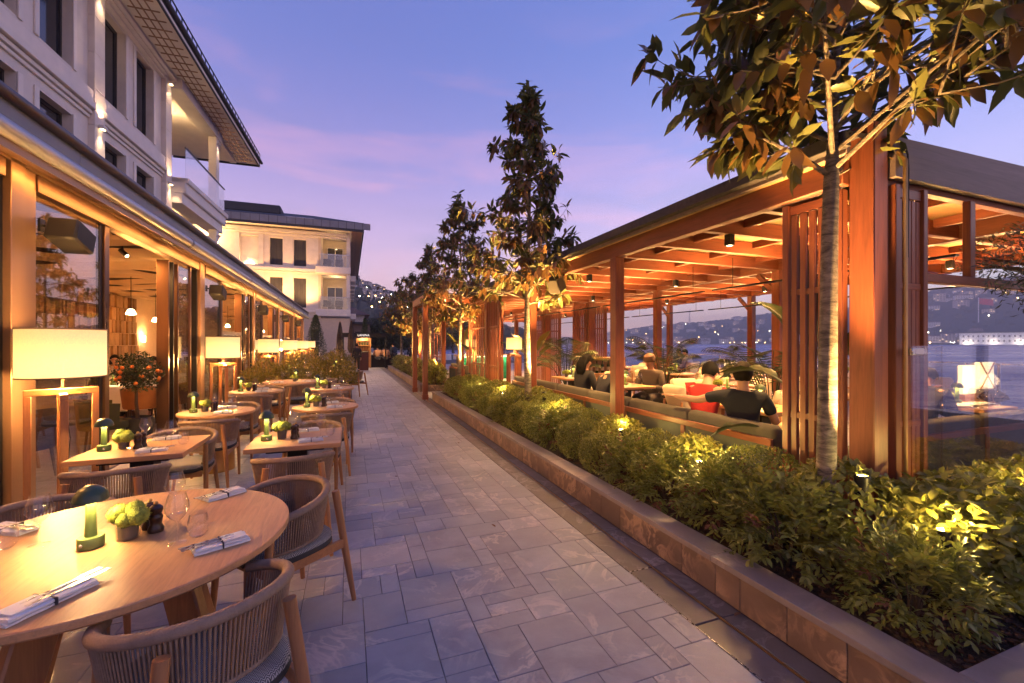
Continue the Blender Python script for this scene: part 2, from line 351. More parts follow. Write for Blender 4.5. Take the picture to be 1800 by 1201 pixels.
m_lime = mat('limestone', (.70, .62, .54), .7, var=.08, ns=2.5, bump=.12, bs=40, rand=.05)
m_lime2 = mat('limestone_trim', (.74, .66, .58), .65, var=.06, ns=3, bump=.1, bs=40)
m_win = mat('dark_glazing', (.02, .022, .028), .06, var=.1); m_win.node_tree.nodes['Principled BSDF'].inputs['Specular IOR Level'].default_value = 1.0
m_curtain = mat('grey_curtain', (.05, .048, .058), .9, var=.4, ns=3, stretch=(14, 14, .2))
m_frame = mat('window_frame', (.05, .045, .045), .4, .3)
m_slate = mat('slate_roof', (.035, .036, .045), .7, var=.3, ns=14, bump=.5, bs=40)
m_soil = mat('soil_mulch', (.030, .016, .010), .95, var=.5, ns=40, bump=1, bs=60, bd=.03)
m_deck = stone('deck_tile', (.20, .16, .15), (.28, .23, .21), rough=.4)
m_cream = mat('cream_cushion', (.62, .50, .36), .9, var=.06, ns=5, bump=.3, bs=120)
m_olive = mat('grey_green_upholstery', (.080, .068, .052), .9, var=.12, ns=6, bump=.3, bs=160)
m_panel = mat('grey_green_panel', (.10, .105, .085), .8, var=.1, ns=6)
m_brown = mat('cognac_leather', (.26, .105, .035), .5, var=.15)
m_moss_velvet = mat('moss_velvet', (.09, .085, .02), .9, var=.2)
m_paver = stone('paving_stone', (.26, .28, .325), (.35, .37, .425), (.62, .58, .56), .44, 2.2, .55, .18)
m_dslab = stone('dark_drain_slab', (.10, .095, .10), (.17, .16, .165), (.42, .40, .42), .42, 2.6, .5, .2)
m_face = stone('planter_facing', (.125, .085, .070), (.215, .15, .122), (.46, .31, .22), .4, 5.5, .85, .12, vw=.085)
m_cope = stone('coping_stone', (.19, .165, .17), (.25, .215, .22), (.45, .38, .36), .42, 2.0, .35, .1)
m_grout = mat('grout', (.10, .09, .09), .95)
# ================================================================== ground, walkway
def struct(o, label=None): o['kind'] = 'structure'; 
def stru(name, mb, mats, **k):
    o = mb.build(name, mats, **k); o['kind'] = 'structure'; return o
XQ = 13.4                                           # quay edge
stru('ground', MB().b2(-160, XQ, -40, 700, -1.2, -.03), m_grout)
stru('seabed', MB().b2(-400, 2200, -400, 2200, -9, -8), m_grout)

def tint_attr(me, vals):
    a = me.attributes.new('tint', 'FLOAT', 'FACE'); a.data.foreach_set('value', vals)
def slab(mb, x0, x1, y0, y1, zt, zb, j=.0016, c=.0025):
    x0 += j; x1 -= j; y0 += j; y1 -= j
    i = mb.vs([(x0, y0, zb), (x1, y0, zb), (x1, y1, zb), (x0, y1, zb), (x0, y0, zt-c), (x1, y0, zt-c), (x1, y1, zt-c), (x0, y1, zt-c),
               (x0+c, y0+c, zt), (x1-c, y0+c, zt), (x1-c, y1-c, zt), (x0+c, y1-c, zt)])
    mb.fc((i+8, i+9, i+10, i+11))
    for k in range(4):
        mb.fc((i+k, i+(k+1) % 4, i+4+(k+1) % 4, i+4+k)); mb.fc((i+4+k, i+4+(k+1) % 4, i+8+(k+1) % 4, i+8+k))
    return 9
# paving: random rectangular bond on a 0.157 m grid, inside strips three cells wide
G = .118; pav = []
def pack(nx, ny, x0, y0, G=G):
    used = np.zeros((nx, ny), bool); r = random.Random(5)
    sizes = [(3, 2), (2, 3), (2, 2), (3, 3), (1, 2), (2, 1), (3, 1)]; wts = [5, 6, 3, 4, 1.2, 1.2, 1.5]
    for y in range(ny):
        for x in range(nx):
            if used[x, y]: continue
            opts = []
            for s, w in zip(sizes, wts):
                if x+s[0] <= nx and y+s[1] <= ny and not used[x:x+s[0], y:y+s[1]].any(): opts.append((s, w))
            s = r.choices([o[0] for o in opts], [o[1] for o in opts])[0] if opts else (1, 1)
            used[x:x+s[0], y:y+s[1]] = True
            pav.append((x0+x*G, x0+(x+s[0])*G, y0+y*G, y0+(y+s[1])*G))
XS = 1.85
pack(40, 250, XS-40*G, .9)
walk = stru('walkway', MB().b2(-2.86, XS, -6, 62, -.03, -.006), m_grout)
random.seed(3)
far_mb = MB(); far_t = []
def near_key(p):
    cx, cy = (p[0]+p[1])/2, (p[2]+p[3])/2; d = cx*.352+cy*.936; u = 900+760*(cx*.936-cy*.352)/d; v = 603+760*1.62/d
    vis = -40 < u < 1800 and v < 1260
    return (0 if vis else 1, d*math.hypot(cx, cy)/(max(.02, (p[1]-p[0])*(p[3]-p[2]))**.5))
pav.sort(key=near_key)
for k, (x0, x1, y0, y1) in enumerate(pav):
    t = random.random(); zt = random.uniform(-.0012, .0012)
    if k < 290:
        mb = MB(); n = slab(mb, x0, x1, y0, y1, zt, -.006); me = mb.mesh('paving_stone', m_paver); tint_attr(me, [t]*n); link('paving_stone', me, walk)
    else: far_t += [t]*slab(far_mb, x0, x1, y0, y1, zt, -.006)
# beyond the packed field: larger courses
y = .9+250*G
while y < 52:
    x = -2.86
    while x < 5.0:
        w = random.choice((.31, .47, .63)); far_t += [random.random()]*slab(far_mb, x, min(x+w, 5.2), y, y+.31, random.uniform(-.001, .001), -.006); x += w
    y += .31
o = far_mb.build('paving_stones_far', m_paver, walk); tint_attr(o.data, far_t); o['kind'] = 'stuff'
# entrance gap between planters and the terrace approach
gp = MB(); gt = []
y = 12.35
while y < 14.45:
    x = 2.22
    while x < 3.25: gt += [random.random()]*slab(gp, x, min(x+.47, 3.25), y, min(y+.35, 14.45), 0, -.006); x += .47
    y += .35
o = gp.build('entrance_paving', m_paver); tint_attr(o.data, gt); o['kind'] = 'structure'
# dark drain strip with steel slot and inspection covers
ds = stru('drain_strip', MB().b2(XS, 2.2, -4, 62, -.03, -.010), m_grout)
y = -1.15; k = 0
while y < 30:
    L = .62 if k != 3 else .62
    for (a, b) in ((XS, 2.045), (2.063, 2.2)):
        mb = MB(); n = slab(mb, a, b, y, y+L, .001 if a < 2 else 0, -.01, .002 if k not in (4, 5) or a > 2 else .007); me = mb.mesh('drain_slab', m_dslab); tint_attr(me, [random.random()]*n); link('drain_slab', me, ds)
    y += L; k += 1
MB().b2(2.047, 2.061, -1, 30, -.02, -.004).build('slot_channel', m_brass, ds)
MB().b2(XS, 2.2, 30, 62, -.0095, 0).build('drain_slab_far', m_dslab, ds)
for yy in (2.57,):                                   # thin steel frame of the inspection cover
    MB().b2(XS+.004, 2.043, yy-.006, yy+.001, -.01, .003).b2(XS-.001, XS+.004, .7, yy, -.01, .003).build('cover_frame', m_steel, ds)

# ================================================================== planters along the terrace
def planter(label, y0, y1, xr, right_end=None):
    p = thing('stone_planter', label, 'planter', (2.2, (y0+y1)/2, 0))
    ox, oy = -2.2, -(y0+y1)/2
    core = MB()
    core.b2(2.222+ox, 2.42+ox, y0+.03+oy, y1-.03+oy, -.01, .205).build('core', m_grout, p)
    y = y0; W = .30
    while y < y1-.05:
        w = min(W*random.choice((1, 1, .62, 1.25)), y1-y); mb = MB(); n = 0
        a, b = y+.002, y+w-.002
        mb.box(2.213+ox, (a+b)/2+oy, .106, .022, b-a, .212, 0, .0025); me = mb.mesh('facing_stone', m_face); tint_attr(me, [random.random()]*len(me.polygons)); link('facing_stone', me, p); y += w
    y = y0-.02
    while y < y1+.02:
        w = min(1.2, y1+.02-y); mb = MB(); mb.box(2.275+ox, y+w/2+oy, .231, .19, w-.003, .038, 0, .003); me = mb.mesh('coping_slab', m_cope); tint_attr(me, [random.random()]*len(me.polygons)); link('coping_slab', me, p); y += w
    return p, ox, oy
pl, ox, oy = planter('low stone planter with brown veined facing along the walkway, in front of the pergola', .98, 12.3, 3.3)
# broad coping that turns the near corner
for a, b in ((2.372, 3.6), (3.602, 4.9), (4.902, 6.2)):
    mb = MB(); mb.box((a+b)/2+ox, .78+oy, .231, b-a, .50, .038, 0, .003); me = mb.mesh('coping_slab', m_cope); tint_attr(me, [random.random()]*len(me.polygons)); link('coping_slab', me, pl)
mb = MB(); mb.box(2.275+ox, .74+oy, .231, .19, .43, .038, 0, .003); me = mb.mesh('coping_slab', m_cope); tint_attr(me, [.3]*len(me.polygons)); link('coping_slab', me, pl)
MB().b2(2.24+ox, 6.2+ox, .56+oy, .98+oy, -.01, .205).build('core', m_grout, pl)
y = .52
while y < .97:
    mb = MB(); mb.box(2.213+ox, y+.11+oy, .106, .022, .224, .212, 0, .0025); me = mb.mesh('facing_stone', m_face); tint_attr(me, [random.random()]*len(me.polygons)); link('facing_stone', me, pl); y += .228
pl2, ox2, oy2 = planter('low stone planter beyond the entrance canopy, running on to the far booth', 14.5, 27.2, 3.2)
for (PL, oxx, oyy, yy) in ((pl, ox, oy, 12.31), (pl2, ox2, oy2, 14.49)):          # short return walls at the entrance gap
    x = 2.226
    while x < 3.2:
        mb = MB(); mb.box(x+.14+oxx, yy+oyy, .106, .276, .022, .212, 0, .0025); me = mb.mesh('facing_stone', m_face); tint_attr(me, [random.random()]*len(me.polygons)); link('facing_stone', me, PL); x += .28
stru('planting_soil', MB().b2(2.42, 3.28, 1.03, 12.28, -.01, .19).b2(3.28, 6.2, 1.03, 1.9, -.01, .19).b2(2.42, 3.2, 14.52, 27.1, -.01, .19), m_soil)
ch = MB(); random.seed(21)
m_chip = mat('bark_chips', (.075, .035, .02), .9, var=.6, ns=30)
for k in range(1500):
    x, y = (random.uniform(2.4, 3.27), random.uniform(1.05, 5)) if k % 2 else (random.uniform(2.5, 4.2), random.uniform(1.05, 1.88))
    ch.box(x, y, .193+random.random()*.01, random.uniform(.015, .04), random.uniform(.01, .02), random.uniform(.006, .014), random.uniform(0, 3))
tag(ch.build('bark_mulch', m_chip, smooth=False), 'brown bark mulch under the shrubs', 'mulch', kind='stuff')

# ================================================================== terrace deck, quay, sea
dk = stru('terrace_deck', MB().b2(3.28, XQ, 1.9, 40, -.03, .105), m_grout)
dm = MB(); dt = []
x = 3.28
while x < XQ-.05:
    y = 1.9
    while y < 30:
        dt += [random.random()]*slab(dm, x, min(x+.62, XQ), y, y+.62, .12, .1); y += .62
    x += .62
o = dm.build('deck_tiles', m_deck, dk); tint_attr(o.data, dt); o['kind'] = 'stuff'
# sea with wind ripples
m_sea, nt, b = nmat('sea_water'); b.inputs['Base Color'].default_value = (.016, .06, .32, 1); b.inputs['Roughness'].default_value = .13; b.inputs['Specular IOR Level'].default_value = .6
v = coords(nt, (.35, 1.0, 1)); n1 = noise(nt, v, .30, 6, .62); n2 = noise(nt, coords(nt, (.012, .05, 1)), 1.0, 3)
mu = N(nt, 'ShaderNodeMath', operation='MULTIPLY'); nt.links.new(n1, mu.inputs[0]); nt.links.new(n2, mu.inputs[1]); bumpn(nt, b, mu.outputs[0], 1.0, 6.0)
rr = N(nt, 'ShaderNodeMapRange'); rr.inputs[1].default_value = .35; rr.inputs[2].default_value = .65; rr.inputs[3].default_value = .18; rr.inputs[4].default_value = .45; nt.links.new(n2, rr.inputs[0]); nt.links.new(rr.outputs[0], b.inputs['Roughness'])
stru('sea', MB().poly([(XQ, -400, -1.5), (2200, -400, -1.5), (2200, 2200, -1.5), (XQ, 2200, -1.5)]), m_sea)

# ================================================================== hills
m_hill = mat('wooded_hill', (.026, .032, .022), .95, var=.55, ns=.035, bump=1, bs=.16, bd=6)
m_hill2 = mat('near_wooded_hill', (.022, .030, .016), .95, var=.55, ns=.10, bump=1, bs=.5, bd=3)
def u2dir(u):                                       # bearing of a point seen across the water
    a = math.atan((u-900)/760)+R(20.62); return math.sin(a), math.cos(a)
def hill(name, prof, dist0, dist1, mt, back=1.5, seed=1, rough=.06, base=-2):
    """ridge heights along bearings -> a real ridge with a front slope, crest and back slope"""
    r = random.Random(seed); rows = []
    K = 150; us = np.linspace(prof[0][0], prof[-1][0], K); hs = np.interp(us, [p[0] for p in prof], [p[1] for p in prof])
    ss = [0, .06, .14, .24, .36, .5, .64, .78, .9, 1.0, 1.12, 1.3]; mb = MB(); idx = []
    ph = [r.uniform(0, 6) for _ in range(8)]
    for j, s in enumerate(ss):
        row = []
        for k, u in enumerate(us):
            dx, dy = u2dir(u); D = dist0+(dist1-dist0)*s
            w = sum(math.sin(k*f*.13*(1+.2*i)+ph[i]+s*3*(i % 3)) for i, f in enumerate((1, 2.1, 3.7, 5.9, 9.1)))*rough*.4
            pr = math.sin(min(s, 1)*math.pi/2)**1.15 if s <= 1 else max(0, 1-(s-1)*2.2)
            z = base+(hs[k]-base)*pr*(1+w*(1-abs(s-.6)*.6) if 0 < s else 1)+(r.uniform(-1, 1)*hs[k]*.018 if 0 < s else 0)
            row.append((dx*D, dy*D, z))
        idx.append(mb.vs(row))
    for j in range(len(ss)-1):
        for k in range(K-1): mb.fc((idx[j]+k, idx[j]+k+1, idx[j+1]+k+1, idx[j+1]+k))
    o = mb.build(name, mt); o['kind'] = 'structure'
    def at(u, s, lift=0):
        dx, dy = u2dir(u); D = dist0+(dist1-dist0)*s; h = float(np.interp(u, [p[0] for p in prof], [p[1] for p in prof]))
        return dx*D, dy*D, base+(h-base)*math.sin(min(s, 1)*math.pi/2)**1.15+lift
    return at
far_at = hill('far_shore_hills', [(840, 18), (1000, 22), (1060, 24), (1100, 38), (1160, 52), (1250, 62), (1300, 70), (1380, 88), (1470, 84), (1600, 112), (1660, 128), (1740, 138), (1800, 145), (1950, 150), (2200, 140)], 1050, 1500, m_hill, seed=4)
near_at = hill('wooded_hillside', [(400, 62), (560, 60), (615, 56), (660, 47), (700, 41), (745, 33), (800, 24), (880, 14), (960, 5)], 190, 420, m_hill2, seed=9, rough=.1)

# houses: one mesh each with walls, hipped roof and window openings
m_hw = [mat('house_wall_a', (.55, .53, .52), .8), mat('house_wall_b', (.42, .36, .33), .8), mat('house_wall_c', (.6, .58, .6), .8)]
m_hr = mat('house_tiles', (.14, .07, .055), .85, var=.2)
m_hwin = emis('lit_house_window', (1, .62, .25), .5); m_hwin2 = mat('dark_house_window', (.03, .03, .04), .2)
def house_mesh(w, d, h, rf, fl, n, wallm, lit, seed):
    r = random.Random(seed); mb = MB(); mb.b2(-w/2, w/2, -d/2, d/2, -8, h); mb.mi = 1
    e = .4
    mb.poly([(-w/2-e, -d/2-e, h), (w/2+e, -d/2-e, h), (w/4, 0, h+rf), (-w/4, 0, h+rf)]); mb.poly([(w/2+e, d/2+e, h), (-w/2-e, d/2+e, h), (-w/4, 0, h+rf), (w/4, 0, h+rf)])
    mb.poly([(w/2+e, -d/2-e, h), (w/2+e, d/2+e, h), (w/4, 0, h+rf)]); mb.poly([(-w/2-e, d/2+e, h), (-w/2-e, -d/2-e, h), (-w/4, 0, h+rf)])
    for f in range(fl):
        for k in range(n):
            mb.mi = 2 if r.random() < lit else 3
            x = -w/2+w*(k+.5)/n; z = h*(f+.5)/fl; mb.b2(x-w/n*.22, x+w/n*.22, -d/2-.06, -d/2+.02, z-h/fl*.24, z+h/fl*.24)
    return mb.mesh('house', [wallm, m_hr, m_hwin, m_hwin2], smooth=False)
hm = [house_mesh(w, d, h, rf, fl, n, m_hw[i % 3], lit, i) for i, (w, d, h, rf, fl, n, lit) in enumerate([(14, 10, 7, 3, 2, 4, .12), (20, 12, 10, 2.5, 3, 5, .15), (11, 9, 6, 3, 2, 3, .2), (26, 12, 9, 2.5, 3, 7, .12), (16, 12, 13, 2, 4, 4, .15)])]
random.seed(31)
def put_house(at, u, s, label, group, sc=1.0, which=None):
    x, y, z = at(u, s); w_ = random.randrange(5); pos = 'by the water' if s < .1 else ('low on the slope' if s < .4 else ('halfway up' if s < .75 else 'near the ridge'))
    label = ['two-storey', 'three-storey', 'small', 'long', 'tall'][w_]+' '+label+', '+pos; o = link('hillside_house', hm[w_], None, (x, y, z), (0, 0, math.atan2(-x, y)+random.uniform(-.5, .5)), sc)
    tag(o, label, 'house', group); return o
for k in range(110):
    u = random.uniform(1040, 1830); s = random.choice((random.uniform(.1, .9), random.uniform(.02, .1), random.uniform(.3, .7)))
    put_house(far_at, u, s, 'house among trees on the far shore', 'houses on the far shore', random.uniform(.7, 1.25))
for k in range(64):
    u = random.choice((random.uniform(612, 745), random.uniform(612, 690))); s = random.choice((random.uniform(.6, .98), random.uniform(.45, .6)))
    put_house(near_at, u, s, 'house on the wooded hillside beyond the hotel wing', 'houses on the near hillside', random.uniform(.26, .46))
# street lights scattered over both shores
m_sl = emis('street_light_warm', (1, .55, .18), 14); m_sl2 = emis('street_light_white', (1, .85, .65), 12)
lm = MB(); random.seed(41)
for k in range(95):
    s = random.choice((.004, .01, random.uniform(.02, .75), random.uniform(.05, .5))); u = random.uniform(1035, 1830); x, y, z = far_at(u, s, 7 if s > .02 else 4); lm.mi = random.random() < .4
    lm.ball((x, y, z), random.uniform(.4, .95), n=6, m=4)
for k in range(60):
    u = random.uniform(608, 790); x, y, z = near_at(u, random.uniform(.25, .98), 4); lm.mi = random.random() < .3; lm.ball((x, y, z), random.uniform(.16, .42), n=6, m=4)
tag(lm.build('distant_street_lights', [m_sl, m_sl2]), 'warm points of light scattered over the far shores', 'lights', kind='stuff')
# crowns that break up the ridge lines
rm = MB(); random.seed(43)
for k in range(900):
    u = random.uniform(1040, 1840); s = random.choice((1, .97, random.uniform(.05, .95))); x, y, z = far_at(u, s); r_ = random.uniform(3.5, 8); rm.ball((x, y, z+r_*.4), r_, r_, r_*.9, n=6, m=4, jit=.25)
for k in range(1100):
    u = random.uniform(560, 960); s = random.choice((1, .98, random.uniform(.0, .95))); x, y, z = near_at(u, s); r_ = random.uniform(1.6, 3.8); rm.ball((x, y, z+r_*.5), r_, r_, r_*1.05, n=6, m=4, jit=.28)
m_wood_far = mat('distant_foliage', (.030, .036, .020), .95, var=.6, ns=.4)
tag(rm.build('distant_woodland', m_wood_far), 'dark woods covering the hills across the water and behind the hotel', 'woodland', kind='stuff')
# long white waterfront building, flag mast and radio mast on the far shore
def far_face(name, label, cat, u, s, lift=0):
    x, y, z = far_at(u, s, lift); return thing(name, label, cat, (x, y, z), math.atan2(-x, y))
lb = far_face('waterfront_palace', 'long white three-storey building with rows of windows on the far waterfront', 'building', 1845, 0); lb.location.z = -1
m_pal = mat('palace_white', (.78, .77, .76), .7); 
MB().b2(-95, 160, -10, 10, 0, 19).build('wall', m_pal, lb); MB().b2(-97, 162, -11.5, 11.5, 19, 20.2).b2(-92, 157, -7, 7, 20.2, 22).build('roof', m_slate, lb)
wmm = MB().b2(-1, 1, -.15, .15, -1.6, 1.6).mesh('window', m_hwin2)
for f in range(2):
    for k in range(44):
        link('window', wmm, lb, (-90+k*5.6, -10.02, 6+f*7.5))
MB().b2(-95, 160, -10.4, -10, 9.3, 9.9).build('string_course', m_pal, lb)
for k in range(0, 9): lamp('POINT', lb, (-85+k*28, -16, 3), 2600, (1, .80, .6), 1.0, name='facade_light')
fm = far_face('flag_mast', 'tall mast flying a red flag on the wooded far shore', 'flag', 1720, .22)
MB().tube([(0, 0, 0), (0, 0, 46)], .8, 6).build('mast', mat('mast_white', (.7, .7, .7), .5), fm)
m_flag = mat('flag_red', (.55, .02, .03), .8, var=.1)
fl = MB(); fi = [fl.vs([(1+t*17, math.sin(t*7)*1.3, 45-t*4), (1+t*17, math.sin(t*7+.4)*1.3, 34-t*4)]) for t in [k/8 for k in range(9)]]
for a, b in zip(fi, fi[1:]): fl.fc((a, a+1, b+1, b))
fl.build('flag', m_flag, fm)
rmst = far_face('radio_mast', 'slender lattice radio mast on the ridge across the water', 'mast', 1212, .98)
MB().tube([(-2, 0, 0), (0, 0, 48)], [1.1, .25], 4).tube([(2, 0, 0), (0, 0, 48)], [1.1, .25], 4).build('lattice', m_zinc, rmst)
MB().b2(-4, 4, -.4, .4, 40, 41).b2(-2.6, 2.6, -.4, .4, 50, 51).build('crossarm', m_zinc, rmst)
# ================================================================== restaurant front (left)
XF = -2.75
rs = thing('glass_fronted_restaurant', 'glass fronted restaurant with bronze posts and a long rolled awning under the hotel', 'restaurant', (XF, 15, 0))
def rp(name, mb, mt): return mb.build(name, mt, rs, (-XF, -15, 0))
cols = [.1+5*k for k in range(7)]
for k, y in enumerate(cols):
    mb = MB(); mb.b2(XF-.10, XF+.06, y-.16, y+.02, 0, 3.2, .004).b2(XF-.10, XF+.035, y+.03, y+.20, 0, 3.2, .004); rp('column', mb, m_bronze_lt if k % 1 == 0 else m_bronze)
    mb = MB(); mb.b2(XF-.08, XF+.01, y-.21, y-.165, 0, 3.2, .004); rp('reveal', mb, m_dark)
    if y+5 > 30.2: continue
    yb = [y+.22, y+1.42, y+3.32, y+3.95]
    mb = MB(); mb.b2(XF-.05, XF+.03, yb[1], yb[1]+.10, 0, 3.15, .004); rp('mullion', mb, m_bronze)
    mb = MB(); mb.b2(XF-.03, XF+.01, yb[1]-.07, yb[1]-.01, .02, 3.05, .003); rp('sash', mb, m_dark)
    for j in range(3):                                # folded glass leaves
        a = yb[2]+j*.20; mb = MB(); mb.b2(XF-.12, XF+.04, a, a+.035, .02, 2.95, .003); rp('folded_leaf', mb, m_dark if j % 2 else m_bronze)
    mb = MB(); mb.b2(XF-.04, XF+.02, y+4.40, y+4.46, .02, 3.05, .003); rp('sash', mb, m_bronze)
    rp('window_pane', MB().b2(XF-.008, XF+.002, yb[0], yb[1]-.07, .1, 3.0), m_pane)
    rp('window_pane', MB().b2(XF-.008, XF+.002, yb[2]+.5, y+4.40, .1, 3.0), m_pane)
    if k >= 2:
        rp('window_pane', MB().b2(XF-.008, XF+.002, yb[1]+.1, yb[2], .1, 1.82), m_pane); rp('transom_rail', MB().b2(XF-.03, XF+.03, yb[1]+.1, yb[2], 1.82, 1.90, .004), m_bronze_lt)
    rp('bottom_rail', MB().b2(XF-.03, XF+.02, yb[0], yb[1]-.07, .0, .10, .004), m_bronze)
    rp('header_beam', MB().b2(XF-.08, XF+.05, y+.2, y+4.8, 3.02, 3.2, .004), m_bronze)
rp('awning_soffit', MB().b2(XF+.02, XF+.36, -.5, 30.3, 3.205, 3.225).b2(XF+.04, XF+.06, -.5, 30.3, 3.18, 3.205).b2(XF+.305, XF+.315, -.5, 30.3, 3.10, 3.205), m_bronze_lt)
rp('led_strip', MB().b2(XF+.285, XF+.30, -.5, 30.2, 3.192, 3.2), m_led)
for j in range(12): lamp('AREA', rs, (.28, -14+j*2.5, 3.185), 5, (1, .42, .10), 2.4, (0, R(-22), 0), .03, name='awning_light').rotation_euler = (0, R(12), R(0))
for l in rs.children:
    if l.type == 'LIGHT': l.data.size = .02; l.data.size_y = 2.4
for j in range(7):
    a, b = -.5+j*4.45, -.5+(j+1)*4.45-.06
    rp('awning_roll', MB().tube([(XF+.33, a, 3.24), (XF+.33, b, 3.24)], .068, 14), m_silver)
    if j < 6: rp('awning_bracket', MB().tube([(XF+.33, b-.01, 3.24), (XF+.33, b+.05, 3.24)], .075, 14).box(XF+.22, b, 3.17, .2, .03, .025).box(XF+.14, b-.3, 3.165, .03, .4, .02), m_zinc)
y = -.5
while y < 30:
    rp('fascia_panel', MB().b2(XF+.26, XF+.28, y+.003, y+1.487, 3.25, 3.50, .002), m_zinc); y += 1.49
rp('gutter', MB().tube([(XF+.30, -.5, 3.53), (XF+.30, 30.35, 3.53)], .05, 12).tube([(XF+.24, -.5, 3.575), (XF+.24, 30.35, 3.575)], .035, 10), mat('gutter_bronze', (.10, .075, .07), .4, .5))
rp('roof', MB().b2(-9.6, XF+.26, -1, 30.2, 3.3, 3.52), m_zinc)
rp('end_wall', MB().b2(-9.5, XF-.1, 30.22, 30.4, 0, 3.3), m_plaster)
# loudspeakers under the awning
sp = thing('wall_loudspeaker', 'dark loudspeaker under the awning above the nearest floor lamp', 'loudspeaker', (XF+.06, 5.28, 2.72), 0)
mb = MB(); mb.beam((.17, -.02, -.02), (.17, .30, -.12), .24, .22, .02); mb.build('cabinet', m_black, sp)
MB().beam((.17, .302, -.121), (.17, .312, -.124), .20, .18, .004).build('grille', m_dark, sp)
MB().tube([(0, .06, 0), (.06, .08, 0), (.1, .1, -.02)], .014, 8).box(-.008, .06, 0, .02, .07, .12).build('bracket', m_dark, sp)
for k, nm in enumerate(['second', 'third', 'fourth', 'fifth']): dup(sp, (XF+.06, 10.28+5*k, 2.72), 0, nm+' loudspeaker along the awning, counted from the near end', 'awning loudspeakers')
tag(sp, group='awning loudspeakers')

# ---------------- restaurant interior
stru('restaurant_floor', MB().b2(-9.4, XF-.12, -1, 30.2, -.03, .015), m_deck)
iw = stru('restaurant_back_wall', MB().b2(-6.75, -6.62, -1, 30.2, 0, 3.3), m_plaster)
stru('restaurant_side_wall', MB().b2(-6.6, XF-.15, -1.2, -1, 0, 3.3), m_plaster)
m_blk = [mat('wall_block_a', (.33, .20, .09), .6, rand=.25), mat('wall_block_b', (.22, .12, .05), .6, rand=.25)]
blk = [MB().box(0, 0, 0, .16, .235, .36, 0, .008).mesh('wall_block', m_blk[0]), MB().box(0, 0, 0, .16, .17, .36, 0, .008).mesh('wall_block', m_blk[1]), MB().box(0, 0, 0, .16, .08, .36, 0, .006).mesh('wall_block', m_blk[0])]
random.seed(12); nb = 0
for r_ in range(6):
    y = 7.6
    while y < 17.3 and nb < 290:
        j = random.choice((0, 0, 1, 1, 2)); w = (.235, .17, .08)[j]+.012+random.choice((0, 0, .10))
        link('wall_block', blk[j], iw, (-6.54+random.choice((0, .03, .06)), y+w/2, .98+r_*.375)); y += w; nb += 1
for r_ in range(7): MB().b2(-6.62, -6.5, 7.5, 17.4, .775+r_*.375, .79+r_*.375).build('shelf', m_teakx, iw)
# wavy ceiling sails
m_sail = mat('ceiling_sail', (.52, .36, .22), .85, var=.05)
cs = stru('restaurant_ceiling', MB().b2(-6.62, XF-.1, -1, 30.2, 3.27, 3.3), mat('ceiling_void', (.06, .03, .018), .9))
random.seed(5)
for j in range(44):
    y = -.6+j*.70; ph = random.uniform(0, 6.3); mb = MB(); prev = None
    for k in range(31):
        x = -6.55+k*(3.6/30); z = 3.08+.045*math.sin(x*2.6+ph)+.012*math.sin(x*6+ph*2)
        i = mb.vs([(x, y, z+.05), (x, y+.16, z), (x, y+.5, z+.005), (x, y+.66, z+.045)])
        if prev is not None:
            for q in range(3): mb.fc((prev+q, prev+q+1, i+q+1, i+q))
        prev = i
    mb.build('ceiling_sail', m_sail, cs)
# pendant lamps and wall lamps inside
m_pend = emis('pendant_glass', (1, .72, .36), 6)
def pend(x, y, z, label, e=55):
    t = thing('pendant_lamp', label, 'pendant lamp', (x, y, z), 0, 'restaurant pendants'); MB().tube([(0, 0, .1), (0, 0, 3.05-z)], .006, 5).build('cord', m_dark, t)
    MB().lathe([(.02, .1), (.05, .09), (.09, .0), (.085, -.02), (.0, -.03)], 12).build('shade', m_pend, t); lamp('POINT', t, (0, 0, -.12), e*1.15, (1, .36, .07), .08); return t
for k, (x, y) in enumerate([(-4.6, 3), (-5.0, 7.6), (-4.4, 11.6), (-5.2, 15.2), (-4.4, 19.5), (-4.6, 24), (-4.6, 28)]):
    pend(x, y, 2.25, ['first', 'second', 'third', 'fourth', 'fifth', 'sixth', 'seventh'][k]+' glowing pendant inside the restaurant, counted from the near end', 26)
for k in range(11):  # row of spots added to throw warm fill onto the terrace
    t = thing('added_ceiling_spotlight', 'small added ceiling spotlight just inside the glass front, '+['nearest', 'second', 'third', 'fourth', 'fifth', 'sixth', 'seventh', 'eighth', 'ninth', 'tenth', 'farthest'][k]+' one', 'spotlight', (-3.25, 3.3+2.5*k, 3.02), 0, 'added ceiling spotlights in the restaurant')
    MB().tube([(0, 0, .08), (0, 0, 0)], .012, 6).tube([(-.03, 0, .03), (.05, 0, -.06)], .035, 10).build('housing', m_dark, t); MB().ball((.05, 0, -.06), .026, n=8, m=6).build('lens', m_pend, t)
    lamp('SPOT', t, (.085, 0, -.10), 120, (1, .44, .12), .04, (0, R(-42), 0), spot=110, blend=.8)
wl_ = thing('wall_lamp', 'wall lamp washing the plain plaster panel inside the restaurant', 'wall lamp', (-6.55, 18.2, 1.75)); MB().lathe([(.0, -.1), (.05, -.1), (.05, .1), (.0, .1)], 10, cap=False).build('tube', m_pend, wl_); lamp('POINT', wl_, (.14, 0, .15), 14, (1, .5, .16), .05)

# ================================================================== hotel above (rotated a little against the walkway)
HA = R(-2.07)
ht = thing('hotel_building', 'pale stone hotel wing with deep windows and a wide bracketed eave above the restaurant', 'building', (0, 0, 0), HA)
XH = -6.5
ht.location = Matrix.Rotation(HA, 4, 'Z') @ Vector((XH, 10, 0))
def hp(name, mb, mt, parent=None):
    if parent is None: return mb.build(name, mt, ht, (-XH, -10, 0))
    return mb.build(name, mt, parent)
pil = [-2.4, 1.6, 5.6, 9.6, 13.6, 17.6]
